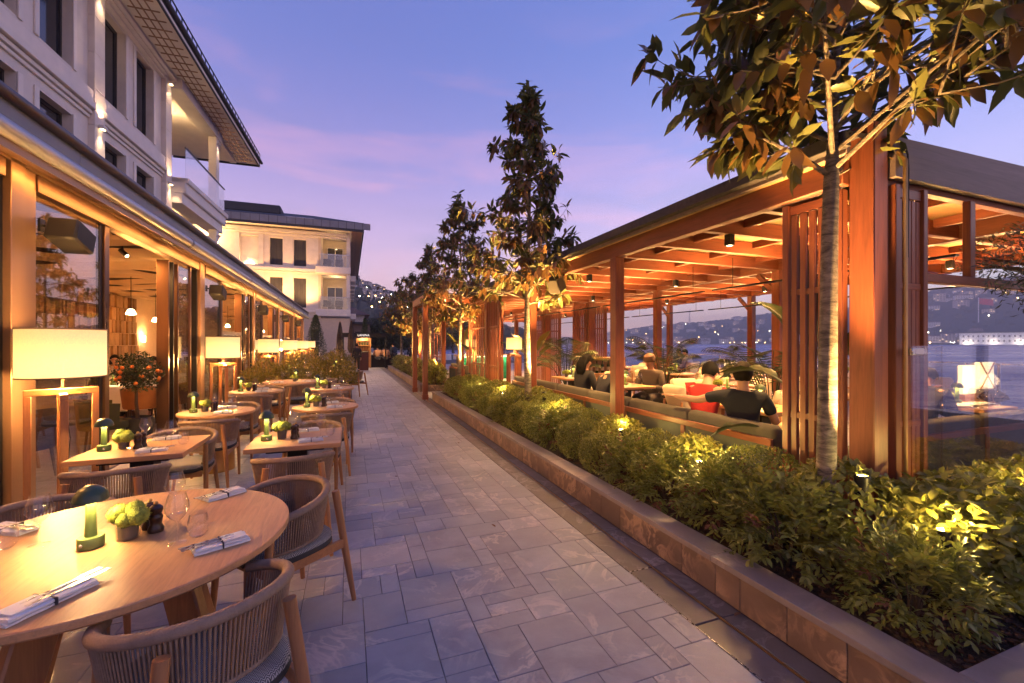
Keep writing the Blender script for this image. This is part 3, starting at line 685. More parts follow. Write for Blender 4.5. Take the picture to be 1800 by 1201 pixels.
# wall built round its openings: spandrels, piers, lintels
Z1a, Z1b, Z2a, Z2b = 4.55, 6.92, 8.02, 10.36
mb = MB(); y0 = -4
mb.b2(XH-.4, XH, y0, 17.6, 3.3, Z1a).b2(XH-.4, XH, y0, 17.6, Z1b, Z2a).b2(XH-.4, XH, y0, 17.6, Z2b, 10.75)
ops = []
for p in pil[:-1]: ops += [(p+.40, p+1.50), (p+2.08, p+3.18)]
edges = [y0]+[e for o_ in ops for e in o_]+[17.6]
for a, b in zip(edges[::2], edges[1::2]):
    for z0, z1 in ((Z1a, Z1b), (Z2a, Z2b)): mb.b2(XH-.4, XH, a, b, z0, z1)
hp('wall', mb, m_lime)
for (a, b) in ops:
    for z0, z1 in ((Z1a, Z1b), (Z2a, Z2b)):
        if b < 3: continue
        w = MB().b2(XH-.26, XH-.22, a+.03, b-.03, z0+.03, z1-.03).build('window', m_win, ht, (-XH, -10, 0))
        MB().b2(XH-.28, XH-.18, a, a+.05, z0, z1).b2(XH-.28, XH-.18, b-.05, b, z0, z1).b2(XH-.28, XH-.18, a+.05, b-.05, z1-.06, z1).b2(XH-.28, XH-.18, a+.05, b-.05, z0, z0+.05).build('frame', m_frame, w)
        MB().b2(XH+.002, XH+.035, b, b+.13, z0-.02, z1+.02, .006).b2(XH+.002, XH+.035, a-.13, a, z0-.02, z1+.02, .006).build('architrave', m_lime2, w)
for k, p in enumerate(pil):                                        # pilasters, cut into stone courses
    z = 3.4
    while z < 10.7: hp('pilaster_block', MB().b2(XH, XH+.14, p-.22, p+.22, z+.003, min(z+.9, 10.7)-.003, .006), m_lime); z += .9
    if p > 5:
        for zz in (7.05, 10.45):
            h_ = MB().b2(XH+.14, XH+.26, p-.09, p+.09, zz-.06, zz+.03, .01); o = hp('wall_light', h_, m_lime2)
            lamp('SPOT', ht, (.26, p-10, zz-.09), 16, (1, .66, .36), .03, (0, 0, 0), spot=75, blend=.7, name='wall_light_bulb')
            if zz < 8: lamp('SPOT', ht, (.30, p-10, zz+.06), 22, (1, .62, .32), .03, (R(180), R(-8), 0), spot=85, blend=.8, name='wall_light_bulb')
            MB().b2(XH+.17, XH+.23, p-.05, p+.05, zz-.066, zz-.061).build('lens', m_led, o)
for k, (z, dpt, hh) in enumerate([(7.25, .10, .10), (7.36, .18, .16), (7.54, .12, .30), (7.15, .05, .09), (10.45, .12, .10), (10.56, .2, .18)]):
    for a, b in zip(pil[:-1], pil[1:]): hp('cornice', MB().b2(XH, XH+dpt, a+.222, b-.222, z, z+hh-.003, .01), m_lime2)
# eave: soffit boards with coffers, fascia, gutter and snow rail
XE = -5.30
hp('soffit', MB().b2(XE+.06, -9, -6, 25.2, 10.76, 10.84), m_lime2)
for k in range(58):                                                # pattern of thin raised strips on the soffit
    y = 2+k*.40
    hp('soffit_strip', MB().b2(XH+.35, XE-.12, y, y+.035, 10.740, 10.76), m_bronze_lt)

for x_ in (.5, .68, .86): hp('soffit_strip', MB().b2(XH+x_, XH+x_+.03, 2, 25, 10.738, 10.76), m_bronze_lt)
hp('bed_mould', MB().b2(XH+.0, XH+.3, -6, 25, 10.62, 10.757, .03), m_lime2)
hp('fascia', MB().b2(XE, XE+.05, -6, 25.4, 10.72, 10.98).b2(XE, -9, 25.35, 25.4, 10.72, 10.98), m_slate)
hp('gutter', MB().tube([(XE+.10, -6, 10.98), (XE+.10, 25.5, 10.98)], .07, 10), m_slate)
mb = MB(); mb.tube([(XE+.02, -6, 11.42), (XE+.02, 25.5, 11.42)], .025, 6)
for k in range(80): mb.tube([(XE+.02, 25.5-k*.4, 11.05), (XE+.02, 25.5-k*.4, 11.42)], .018, 5)
hp('snow_rail', mb, m_dark)
mb = MB(); mb.poly([(XE+.05, -6, 11.0), (XE+.05, 25.4, 11.0), (-9, 22, 13.2), (-9, -6, 13.2)]); mb.poly([(XE+.05, 25.4, 11.0), (-14, 25.4, 11.0), (-9, 22, 13.2)]); hp('roof', mb, m_slate)
hp('soffit_end', MB().b2(-9, -14, 17.6, 25.3, 10.77, 10.84), m_lime2)
# recessed balconies past the last pilaster
hp('rear_wall', MB().b2(-9.1, -8.7, 17.6, 24, 3.3, 10.76), m_plaster)
hp('return_wall', MB().b2(-8.7, XH-.4, 17.3, 17.6, 3.3, 10.76), m_plaster)
for z in (7.05,):
    hp('balcony_slab', MB().b2(-8.7, XH+.55, 17.83, 22.3, z-.25, z+.30, .03).b2(-8.6, XH+.62, 17.83, 22.4, z+.12, z+.3, .02), m_lime2)
    hp('balcony_ceiling_board', MB().b2(-8.6, XH+.4, 18, 22, z-.27, z-.255), m_plaster)
    hp('balcony_glass', MB().b2(XH+.50, XH+.515, 17.9, 22.2, z+.30, z+1.35), m_pane); hp('balcony_glass', MB().b2(-8.6, XH+.50, 22.2, 22.215, z+.30, z+1.35), m_pane)
    hp('balcony_handrail', MB().b2(XH+.48, XH+.535, 17.9, 22.24, z+1.352, z+1.39), m_frame)
for z0, z1 in ((3.5, 6.8), (7.36, 10.75)):
    hp('balcony_column', MB().b2(XH+.12, XH+.42, 21.5, 21.85, z0, z1, .01), m_lime)
    hp('balcony_lintel', MB().b2(XH-.1, XH+.45, 17.8, 22.2, z1-.35, z1-.002, .01), m_lime2)
    o = hp('wall_light', MB().b2(XH+.42, XH+.52, 21.6, 21.75, z1-.62, z1-.54, .01), m_lime2); lamp('SPOT', ht, (.50, 11.68, z1-.66), 12, (1, .66, .36), .03, spot=75, blend=.7, name='wall_light_bulb')
lamp('POINT', ht, (-.9, 10.3, 10.2), 22, (1, .66, .32), .12, name='balcony_light'); lamp('POINT', ht, (-.9, 10.3, 6.4), 16, (1, .66, .32), .12, name='balcony_light')

# ================================================================== second hotel wing across the end
YB = 37.5
hb = thing('end_hotel_wing', 'lit hotel wing with slate roof and corner balconies past the end of the restaurant', 'building', (-6, YB, 0))
def bp(name, mb, mt): return mb.build(name, mt, hb, (6, -YB, 0))
mb = MB()
wx = [(-5.75, -4.78), (-4.1, -3.13)]
rows = [(4.35, 6.75), (7.6, 9.75)]
xs = [-13.5, -7.7, -6.45]+[e for w in wx for e in w]+[-2.3]
mb.b2(-13.5, -2.3, YB, YB+.3, 6.75, 7.6).b2(-13.5, -2.3, YB, YB+.3, 9.75, 10.5).b2(-13.5, -2.3, YB, YB+.3, 3.6, 4.35)
for z0, z1 in rows:
    mb.b2(-13.5, -7.7, YB, YB+.3, z0, z1)
    for a, b in ((-6.45, -5.75), (-4.78, -4.1), (-3.13, -2.3)): mb.b2(a, b, YB, YB+.3, z0, z1)
    mb.b2(-7.7, -6.45, YB+.22, YB+.3, z0, z1)
bp('wall', mb, m_lime)
for (a, b) in wx:
    for z0, z1 in rows:
        o = bp('window', MB().b2(a+.05, b-.05, YB+.2, YB+.22, z0+.05, z1-.05), m_win)
        cu = MB(); n = 26; pi = None
        for k in range(n+1):
            x = a+.06+(b-a-.12)*k/n; yy = YB+.16+.02*math.sin(k*2.2); i = cu.vs([(x, yy, z0+.05), (x, yy, z1-.05)])
            if pi is not None: cu.fc((pi, i, i+1, pi+1))
            pi = i
        cu.build('curtain', m_curtain, o)
        MB().b2(a, a+.05, YB+.08, YB+.2, z0, z1).b2(b-.05, b, YB+.08, YB+.2, z0, z1).b2(a+.05, b-.05, YB+.08, YB+.2, z1-.05, z1).b2(a+.05, b-.05, YB+.08, YB+.2, z0, z0+.05).build('frame', m_lime2, o)
for a, b, y_ in ((-7.95, -7.7, 0), (-6.45, -6.2, 0), (-13.5, -8.2, .0)):
    pass
for z, d_, h_ in ((7.05, .10, .12), (7.2, .2, .22), (9.95, .12, .14), (10.12, .28, .25), (4.0, .15, .2)): bp('string_course', MB().b2(-9.2, -.25, YB-d_, YB-.002, z, z+h_, .01), m_lime2)
for x in (-7.86, -6.29): 
    bp('pilaster', MB().b2(x-.16, x+.16, YB-.08, YB-.002, 4.25, 9.92, .01), m_lime)
# niche uplight and wash
for z in (7.62, 4.4):
    lamp('POINT', hb, (-1.07, -.06+.2, z+.12), 12, (1, .66, .28), .08, name='niche_light'); MB().b2(-1.4+0, -.75, .10, .18, z-.0, z+.05).build('niche_fixture', m_pend, hb)
for x in (-6.5, -2.5, .5, 2.8): lamp('SPOT', hb, (x, -1.6, 4.6), 330, (1, .50, .15), .1, (R(180-38), 0, 0), spot=110, blend=.9, name='facade_wash')
lamp('POINT', hb, (-3.6, -.9, 9.6), 90, (1, .66, .28), .15, name='eave_light')
# corner balconies
bp('corner_core', MB().b2(-2.3, -2.1, YB, YB+4, 3.6, 10.5).b2(-2.1, .0, YB+3.2, YB+3.4, 3.6, 10.5).b2(-.2, .1, YB+3.4, YB+26, 0, 10.5), m_plaster)
for z in (3.75, 7.15):
    bp('balcony_slab', MB().b2(-2.5, .1, YB-.25, YB+3.2, z, z+.55, .03), m_lime2)
    bp('balcony_glass', MB().b2(-2.2, -.06, YB-.16, YB-.145, z+.55, z+1.5), m_pane); bp('balcony_glass', MB().b2(-.02, -.005, YB-.16, YB+3.1, z+.55, z+1.5), m_pane)
    bp('handrail', MB().b2(-2.25, .02, YB-.18, YB-.12, z+1.5, z+1.54), m_steel)
    bp('corner_post', MB().b2(-.22, .06, YB-.1, YB+.15, z+.55, z+3.4, .01), m_lime)
    o = bp('balcony_door', MB().b2(-1.75, -.55, YB+3.12, YB+3.19, z+.55, z+2.65), m_win); MB().b2(-1.8, -1.75, YB+3.08, YB+3.19, z+.55, z+2.7).b2(-.55, -.5, YB+3.08, YB+3.19, z+.55, z+2.7).b2(-1.18, -1.12, YB+3.08, YB+3.19, z+.55, z+2.7).b2(-1.75, -.55, YB+3.08, YB+3.19, z+2.65, z+2.7).build('frame', m_lime2, o)
    bp('balcony_chair', MB().box(-1.7, YB+1, z+.9, .6, .6, .12, 0, .03).box(-1.7, YB+1.28, z+1.15, .6, .1, .5, 0, .03).box(-.8, YB+1, z+.9, .6, .6, .12, 0, .03).box(-.8, YB+1.28, z+1.15, .6, .1, .5, 0, .03), m_curtain)
    lamp('POINT', hb, (4.9, 1.6, z+3.0), 14, (1, .66, .30), .1, name='balcony_light')
for j in range(6):                                                    # side balconies further back
    for z in (3.75, 7.15):
        bp('side_balcony', MB().b2(.1, .55, YB+4+j*3.6, YB+6.6+j*3.6, z, z+.5, .03), m_lime2); bp('balcony_glass', MB().b2(.52, .535, YB+4+j*3.6, YB+6.6+j*3.6, z+.5, z+1.45), m_pane)
# roof
bp('soffit', MB().b2(-14.6, 1.0, YB-1.0, YB+27, 10.5, 10.58), m_lime2)
bp('fascia', MB().b2(-14.7, 1.1, YB-1.1, YB-1.0, 10.45, 11.15).b2(1.0, 1.1, YB-1.0, YB+27, 10.45, 11.15), m_slate)
x = -14.6
while x < 1.0: bp('fascia_board', MB().b2(x+.01, x+.58, YB-1.13, YB-1.102, 10.62, 11.13), m_zinc); x += .6
for zz in range(12): bp('soffit_board', MB().b2(.18+zz*.065, .235+zz*.065, YB-.9, YB+26, 10.485, 10.498), m_teak)
mb = MB(); mb.poly([(-14.7, YB-1.1, 11.16), (1.1, YB-1.1, 11.16), (-3, YB+5, 13.0), (-14.7, YB+5, 13.0)]); mb.poly([(1.1, YB-1.1, 11.16), (1.1, YB+27, 11.16), (-3, YB+23, 13.0), (-3, YB+5, 13.0)]); bp('roof', mb, m_slate)
bp('roof_lantern', MB().b2(-14.7, -5.2, YB+1.8, YB+6, 12.0, 12.75, .1), m_slate)
# ground floor
mb = MB(); mb.b2(-13.5, -2.9, YB+.05, YB+.3, 0, 3.6).b2(-2.2, .0, YB+.05, YB+.3, 0, 3.6).b2(-2.9, -2.2, YB+.05, YB+.3, 2.7, 3.6).b2(-2.9, -2.2, YB+.05, YB+.3, 0, .6); bp('ground_floor_wall', mb, m_plaster)
o = bp('window', MB().b2(-2.87, -2.23, YB+.15, YB+.18, .62, 2.68), m_curtain); MB().b2(-2.9, -2.85, YB+.02, YB+.14, .6, 2.7).b2(-2.25, -2.2, YB+.02, YB+.14, .6, 2.7).b2(-2.85, -2.25, YB+.02, YB+.14, 1.72, 1.8).build('frame', m_lime2, o)

# white house and dark flat pavilion behind the booth
wh = thing('white_house', 'small white house with tiled roof beyond the hotel wing', 'house', (-1.4, 64, 0))
MB().b2(-3.6, 3.4, 0, 8, 0, 5.5).build('wall', m_hw[2], wh)
mb = MB(); mb.poly([(-4.3, -.8, 5.5), (4.1, -.8, 5.5), (1.5, 4, 7.0), (-2, 4, 7.0)]); mb.poly([(4.1, -.8, 5.5), (4.1, 9, 5.5), (1.5, 4, 7.0)]); mb.poly([(4.1, -.8, 5.48), (-4.3, -.8, 5.48), (-4.3, 9, 5.48), (4.1, 9, 5.48)]); mb.build('roof', m_hr, wh)
for x in (-1.6, 1.2):
    o = MB().b2(x-.35, x+.35, -.06, .02, 3.4, 4.9).build('window', m_hwin2, wh); MB().b2(x-.8, x-.37, -.08, .0, 3.4, 4.9).b2(x+.37, x+.8, -.08, 0, 3.4, 4.9).build('shutter', m_lime2, o)
m_tp = mat('taupe_render', (.17, .115, .09), .8, var=.1)
pv = thing('dark_pavilion', 'low taupe pavilion behind the closed parasols', 'building', (1.5, 44, 0))
MB().b2(-2.4, .35, 0, 8, 0, 3.4).build('wall', m_tp, pv); MB().b2(-2.5, .55, -.3, 8.1, 3.4, 3.62).build('roof', m_slate, pv)
for x in (-1.7, -.5):
    o = MB().b2(x-.45, x+.45, -.04, .02, .5, 2.7).build('window', m_hwin2, pv); MB().b2(x-.5, x-.44, -.07, -.0, .45, 2.75).b2(x+.44, x+.5, -.07, 0, .45, 2.75).b2(x-.03, x+.03, -.07, 0, .5, 2.7).build('frame', m_frame, o)
# ================================================================== pergola (right)
PX = [3.3, 6.25, 9.0]; PY = [2.02+2.82*k for k in range(8)]
pg = thing('timber_pergola', 'long red cedar pergola with slatted corner screens between the planter and the sea', 'pergola', (6.2, 11, 0))
def pp(name, mb, mt, par=None):
    if par is None: return mb.build(name, mt, pg, (-6.2, -11, 0))
    return mb.build(name, mt, par)
ZB = 2.74
postm = MB().box(0, 0, ZB/2+.06, .135, .135, ZB-.12, 0, .008).mesh('post', m_ced['z'])
for i, x in enumerate(PX):
    for k, y in enumerate(PY):
        if i == 0 and k == 0: continue
        link('post', postm, pg, (x-6.2, y-11, 0))
# big near corner post built of boards
pp('corner_post', MB().box(3.37, 1.94, 1.62, .14, .16, 3.0, 0, .006), m_ced['z'])
pp('corner_cover', MB().box(3.4635, 1.93, 1.55, .045, .10, 2.85, 0, .004), m_ced['z'])
pp('downpipe', MB().tube([(3.52, 1.80, .15), (3.52, 1.80, 2.86), (3.51, 1.84, 2.93)], .014, 8), m_brass)
pp('cable', MB().tube([(3.545, 1.80, 2.2), (3.555, 1.80, 2.8), (3.545, 1.80, 2.9), (3.52, 1.80, 2.93)], .006, 6), m_black)
YE = PY[-1]+.3
for i, x in enumerate(PX):
    pp('eave_beam' if i != 1 else 'middle_beam', MB().b2(x-.05, x+.05, 2.03 if i == 0 else 1.95, YE, ZB, ZB+.19, .006), m_ced['y'])
pp('roof_edge_board', MB().b2(3.13, 3.17, 1.93, YE, ZB+.16, ZB+.275, .004), m_grey_wood)
# transverse rafters, short purlins between them and ceiling boards above
yr = [2.02+.705*k for k in range(int((YE-2)/.705)+1)]
rfm = MB().b2(3.352, 9.25, -.04, .04, ZB+.0, ZB+.155, .005).mesh('rafter', m_ced['x'])
for y in yr[1:]: link('rafter', rfm, pg, (-6.2, y-11, .012))
pum = MB().b2(-.028, .028, .041, .664, ZB+.085, ZB+.175, .004).mesh('purlin', m_ced['y'])
for y in yr[:-1]:
    for x in (3.9, 4.85, 5.75, 6.8, 7.6, 8.4): link('purlin', pum, pg, (x-6.2, y-11, .0))
for y0_, y1_ in zip(yr[:-1:2], yr[2::2]): pp('ceiling_panel', MB().b2(3.18, 9.3, y0_+.004, y1_-.004, ZB+.178, ZB+.19), m_ply)
# roof: laps of dark shingle rising gently to the sea
ZR = ZB+.21
for j in range(24):
    y0_ = 1.90+j*.86; a, b = y0_, y0_+.87
    mb = MB(); z0, z1 = ZR+.07, ZR+.30
    i = mb.vs([(3.10, a, z0+.012), (9.45, a, z1+.012), (9.45, b, z1), (3.10, b, z0), (3.10, a, z0-.016), (9.45, a, z0-.016), (9.45, b, z0-.03), (3.10, b, z0-.03)])
    for q in ((0, 1, 2, 3), (0, 3, 7, 4), (1, 0, 4, 5), (2, 1, 5, 6)): mb.fc([i+k for k in q])
    if y0_ < YE: pp('roof_shingle_course', mb, m_roof)
pp('front_fascia', MB().b2(3.05, 3.13, 1.9, YE, ZB+.19, ZB+.285, .004), m_roof)
# near gable side: weathered boards, the upper one follows the roof
mb = MB(); 
for (za, zb_, zc, zd, off) in ((ZB+.02, ZB+.185, ZB+.02, ZB+.205, .0), (ZB+.19, ZB+.30, ZB+.21, ZB+.43, .012)):
    i = mb.vs([(3.49, 1.84+off, za), (9.4, 1.84+off, zc), (9.4, 1.84+off, zd), (3.49, 1.84+off, zb_), (3.49, 1.90, za), (9.4, 1.90, zc), (9.4, 1.90, zd), (3.49, 1.90, zb_)])
    for q in ((0, 1, 2, 3), (4, 7, 6, 5), (0, 4, 5, 1), (3, 2, 6, 7), (0, 3, 7, 4), (1, 5, 6, 2)): mb.fc([i+k for k in q])
    pp('gable_board', mb, m_grey_wood); mb = MB()
pp('gable_beam', MB().b2(3.50, 9.3, 1.905, 1.97, ZB-.02, ZB+.14, .004), m_ced['x'])
pp('transom', MB().b2(3.90, 9.2, 1.87, 1.93, 2.06, 2.13, .005), m_ced['x'])
for x in (4.52, 6.25, 7.9): pp('transom_upright', MB().b2(x-.035, x+.035, 1.875, 1.925, 2.13, ZB-.02, .004), m_ced['z'])
for x, y in ((9.0, PY[3]), (9.0, PY[2]), (6.25, PY[1])): pp('knee_brace', MB().beam((x, y+.06, ZB-.32), (x, y+.36, ZB-.01), .06, .08, .005), m_ced['y'])
# slatted screens
def screen(a, b, n, z0=.16, z1=ZB-.02, mid=(1.05, 2.02), label=None, w=.034):
    a, b = Vector((*a, 0)), Vector((*b, 0)); d = (b-a).normalized(); L = (b-a).length; mb = MB()
    for p in (a+d*.03, b-d*.03): mb.beam((p.x, p.y, z0), (p.x, p.y, z1), .06, .05, .004, up=(d.x, d.y, 0))
    s = pp('slat_screen', mb, m_ced['z'])
    for z in (z0+.06, z1-.05): MB().beam((*(a+d*.06).xy, z), (*(b-d*.06).xy, z), .03, .07, .004).build('rail', m_ced['x' if abs(d.x) > .5 else 'y'], s)
    for z in mid: MB().beam((*(a+d*.06).xy, z), (*(b-d*.06).xy, z), .028, .045, .003).build('rail', m_ced['x' if abs(d.x) > .5 else 'y'], s)
    for k in range(n):
        p = a+d*(.06+(L-.12)*(k+.5)/n); o = MB().beam((p.x, p.y, z0+.095), (p.x, p.y, z1-.09), w, .045, .003, up=(d.x, d.y, 0)); o.build('slat', m_ced['z'], s)
screen((3.32, 2.05), (3.32, 2.52), 5)
screen((3.52, 1.885), (3.90, 1.885), 5, w=.022)
screen((3.30, 9.55), (3.30, 10.4), 5); screen((3.30, 10.57), (3.30, 12.3), 8)
for k in (3, 4):
    screen((5.72, PY[k]), (6.17, PY[k]), 5); screen((6.33, PY[k]), (6.80, PY[k]), 5)
screen((3.5, PY[5]+.6), (3.3, PY[6]), 5)
screen((4.2, PY[4]), (4.7, PY[4]), 5)
# downlights under the rafters
m_dl = emis('downlight_lens', (1, .75, .4), 8)
dl = thing('pergola_downlight', 'x', 'downlight', (0, 0, 0), 0, 'cube downlights under the pergola rafters')
MB().b2(-.036, .036, -.036, .036, -.115, 0, .004).build('housing', m_dark, dl); MB().lathe([(0, -.116), (.026, -.116)], 12, cap=False).build('lens', m_dl, dl)
lamp('SPOT', dl, (0, 0, -.125), 135, (1, .54, .18), .03, (0, 0, 0), spot=125, blend=.8)
first = True; random.seed(8)
for i, x in enumerate((3.72, 5.5, 7.7)):
    for k in range(7):
        y = yr[2+4*k]+.0; lb_ = ['front', 'middle', 'seaward'][i]+' row of pergola downlights, '+['nearest', 'second', 'third', 'fourth', 'fifth', 'sixth', 'farthest'][k]+' one'
        if first: dl.location = (x, y, ZB+.012); dl['label'] = lb_; first = False
        else:
            q_ = dup(dl, (x, y, ZB+.012), 0, lb_)
            for c_ in q_.children:
                if c_.type == 'LIGHT' and i > 0: c_.data = c_.data.copy(); c_.data.energy = 230
# added LED rails hung under the rafters, filling the ceiling boards with light
for (x, z, e) in ((4.85, ZB-.36, 40), (7.6, ZB-.36, 40)):
    for k in range(7):
        r_ = pp('added_light_rail', MB().b2(x-.03, x+.03, PY[k]+.09, PY[k]+2.73, z-.02, z, .003), m_dark)
        MB().tube([(x, PY[k]+.3, z), (x, PY[k]+.3, ZB+.03)], .004, 5).tube([(x, PY[k]+2.4, z), (x, PY[k]+2.4, ZB+.03)], .004, 5).build('hanger', m_dark, r_)
        lamp('AREA', pg, (x-6.2, PY[k]+1.41-11, z+.006), e, (1, .50, .15), .04, (0, R(180), 0), 2.6, name='ceiling_fill_light')
# loudspeaker on the eave
spk = thing('eave_loudspeaker', 'angled grey loudspeaker hanging from the pergola eave near the second magnolia', 'loudspeaker', (3.22, 6.3, 2.62))
MB().beam((-.02, 0, 0), (-.2, -.12, -.12), .2, .24, .015).build('cabinet', m_olive, spk); MB().beam((.06, 0, .12), (-.05, 0, .02), .03, .03).build('bracket', m_dark, spk)

# entrance canopy standing on the walkway
ec = thing('entrance_canopy', 'small flat cedar canopy on two posts over the gap between the planters', 'canopy', (2.0, 13.25, 0))
for y in (12.26, 14.3):
    MB().box(0, y-13.25, 1.42, .135, .135, 2.72, 0, .007).build('post', m_ced['z'], ec); MB().box(0, y-13.25, .10, .16, .16, .14, 0, .006).build('post_shoe', m_ced['z'], ec); MB().lathe([(.03, 0), (.03, .04)], 8, (-.03, y-13.25, 0)).lathe([(.03, 0), (.03, .04)], 8, (.04, y-13.25, 0)).build('foot', m_steel, ec)
MB().b2(-.05, .05, -1.18, 1.18, 2.78, 2.98, .006).build('beam', m_ced['y'], ec)
for y in (-1.06, 1.12): MB().b2(.052, 1.24, y-.045, y+.045, 2.78, 2.98, .006).build('beam', m_ced['x'], ec)
for y in (-.6, 0, .6): MB().b2(.052, 1.24, y-.03, y+.03, 2.8, 2.93, .006).build('rafter', m_ced['x'], ec)
MB().b2(-.06, 1.1, -1.2, 1.2, 2.985, 3.03).build('roof', m_roof, ec)

# glass wind screens
gs = thing('glass_wind_screen', 'frameless glass wind screen closing the near end of the pergola', 'glass screen', (4.6, 1.80, 0))
MB().b2(-1.02, -.68, -.012, 0, .17, 1.60).build('pane', m_screen, gs); MB().b2(-.72, .9, -.034, -.022, .17, 1.60).build('pane', m_screen, gs); MB().b2(.9, 3.4, -.012, 0, .17, 1.60).build('pane', m_screen, gs)
MB().b2(-1.06, -.9, -.03, .012, 1.54, 1.585, .003).build('clamp', m_steel, gs); MB().b2(-1.02, 3.4, -.05, .02, .14, .17).build('rail', m_dark, gs)
# seaside glass balustrade
gb = thing('seaside_balustrade', 'clear glass balustrade with slim posts along the quay edge', 'balustrade', (13.1, 14, 0))
for k in range(26):
    y = -12+k*1.5; MB().b2(-.02, .02, y+.0, y+.05, .12, 1.15, .003).build('post', m_steel, gb); MB().b2(-.006, .006, y+.07, y+1.48, .18, 1.12).build('pane', m_pane, gb)
MB().b2(-.05, .05, -12, 27, 1.15, 1.175).build('handrail', m_steel, gb)
# ================================================================== foliage
def leaf_mesh(name, P, D, U, L, Wd, mats, fold=.25, curl=.15, fine=True, midx=None, tints=None):
    """many leaves: base point P, direction D, face normal U, length L, width Wd"""
    P = np.asarray(P, float); D = np.asarray(D, float); U = np.asarray(U, float); n = len(P); L = np.broadcast_to(L, n)[:, None]; Wd = np.broadcast_to(Wd, n)[:, None]
    D /= np.linalg.norm(D, axis=1, keepdims=True)+1e-9; S = np.cross(D, U); S /= np.linalg.norm(S, axis=1, keepdims=True)+1e-9; U = np.cross(S, D)
    if fine:
        prof = [(0, 0, 0), (.30, .42, fold*.8), (.30, -.42, fold*.8), (.66, .40, fold*.7), (.66, -.40, fold*.7), (1, 0, 0), (.30, 0, 0), (.66, 0, 0)]
        faces = [(0, 6, 1), (0, 2, 6), (6, 7, 3, 1), (6, 2, 4, 7), (7, 5, 3), (7, 4, 5)]
    else:
        prof = [(0, 0, 0), (.5, .45, fold), (.5, -.45, fold), (1, 0, 0)]; faces = [(0, 3, 1), (0, 2, 3)]
    V = []
    for a, b, c in prof: V.append(P+D*L*a+S*Wd*b+U*(Wd*c-L*curl*a*a))
    k = len(prof); V = np.stack(V, 1).reshape(-1, 3)
    me = bpy.data.meshes.new(name); nl = sum(len(f) for f in faces)
    loops = np.concatenate([np.array(f) for f in faces]); allloops = (loops[None, :]+np.arange(n)[:, None]*k).ravel()
    sizes = np.tile([len(f) for f in faces], n); starts = np.concatenate([[0], np.cumsum(sizes)[:-1]])
    me.vertices.add(len(V)); me.vertices.foreach_set('co', V.ravel()); me.loops.add(len(allloops)); me.loops.foreach_set('vertex_index', allloops.astype(np.int32))
    me.polygons.add(len(sizes)); me.polygons.foreach_set('loop_start', starts.astype(np.int32)); me.polygons.foreach_set('loop_total', sizes.astype(np.int32))
    me.polygons.foreach_set('use_smooth', np.ones(len(sizes), bool))
    for m in (mats if isinstance(mats, list) else [mats]): me.materials.append(m)
    if midx is not None: me.polygons.foreach_set('material_index', np.repeat(np.asarray(midx, np.int32), len(faces)))
    a = me.attributes.new('tint', 'FLOAT', 'FACE'); t = rng.random(n) if tints is None else np.asarray(tints); a.data.foreach_set('value', np.repeat(t, len(faces)).astype(np.float32))
    me.update(calc_edges=True); me.validate(); return me
def unit(n, z=(-1, 1)):
    c = rng.uniform(z[0], z[1], n); a = rng.uniform(0, 2*math.pi, n); s = np.sqrt(1-c*c); return np.c_[s*np.cos(a), s*np.sin(a), c]
m_euo = leafm('euonymus_leaf', (.24, .25, .040), (.22, .22, .045), .45, .36, .32, (.55, .46, .14))
m_nan = leafm('nandina_leaf', (.19, .215, .044), (.18, .20, .045), .4, .42, .25, (.24, .22, .05))
m_nanr = leafm('nandina_red_leaf', (.22, .085, .05), (.2, .08, .05), .4, .42, .25, (.28, .10, .05))
m_stem = mat('stem_bark', (.07, .045, .025), .9, var=.3)
def euonymus(seed, n=2300, rx=.40, rz=.36):
    nub = unit(26, (.0, 1)); d = unit(n, (-.8, 1)); 
    bump = 1+.16*np.clip((d@nub.T).max(1)-.88, 0, 1)/.12-.07
    rad = rng.uniform(.70, 1.0, n)**.5*bump; P = d*np.c_[rad*rx, rad*rx, rad*rz]; P[:, 2] += .27
    D = d*.45+unit(n)*.75+np.array([0, 0, .35]); U = d*.8+np.array([0, 0, .5])+unit(n)*.45
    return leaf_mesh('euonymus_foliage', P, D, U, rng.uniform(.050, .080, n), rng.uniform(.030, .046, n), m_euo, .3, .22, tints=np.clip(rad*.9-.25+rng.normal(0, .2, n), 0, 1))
def nandina(seed, sprays=210, rx=.42, rz=.36):
    Ps, Ds, Us, Ls, Ws, Ms, Ts = [], [], [], [], [], [], []
    for s in range(sprays):
        d = unit(1, (-.65, 1))[0]; base = d*np.array([rx, rx, rz])*rng.uniform(.5, .85)+np.array([0, 0, .25]); ax = d*.8+unit(1)[0]*.45+np.array([0, 0, .30]); ax /= np.linalg.norm(ax)
        side = np.cross(ax, [0, 0, 1]); side /= np.linalg.norm(side)+1e-6; upv = np.cross(side, ax); ln = rng.uniform(.14, .24); red = rng.random() < .06; t0 = rng.uniform(.1, .8)
        for k in range(11):
            t = (k//2+.6)/6; sg = 1 if k % 2 else -1; ro = rng.uniform(-.8, .8)
            Ps.append(base+ax*ln*t*.8+unit(1)[0]*.012); Ds.append(ax*.7+(side*math.cos(ro)+upv*math.sin(ro))*sg*(.9 if k < 10 else 0)+unit(1)[0]*.25+np.array([0, 0, -.1])); Us.append(upv+unit(1)[0]*.5); Ls.append(rng.uniform(.050, .088)*(1.1-.3*t)); Ws.append(rng.uniform(.022, .034)); Ms.append(int(red)); Ts.append(np.clip(t0+rng.normal(0, .2), 0, 1))
    return leaf_mesh('nandina_foliage', Ps, Ds, Us, np.array(Ls), np.array(Ws), [m_nan, m_nanr], .2, .18, midx=Ms, tints=Ts)
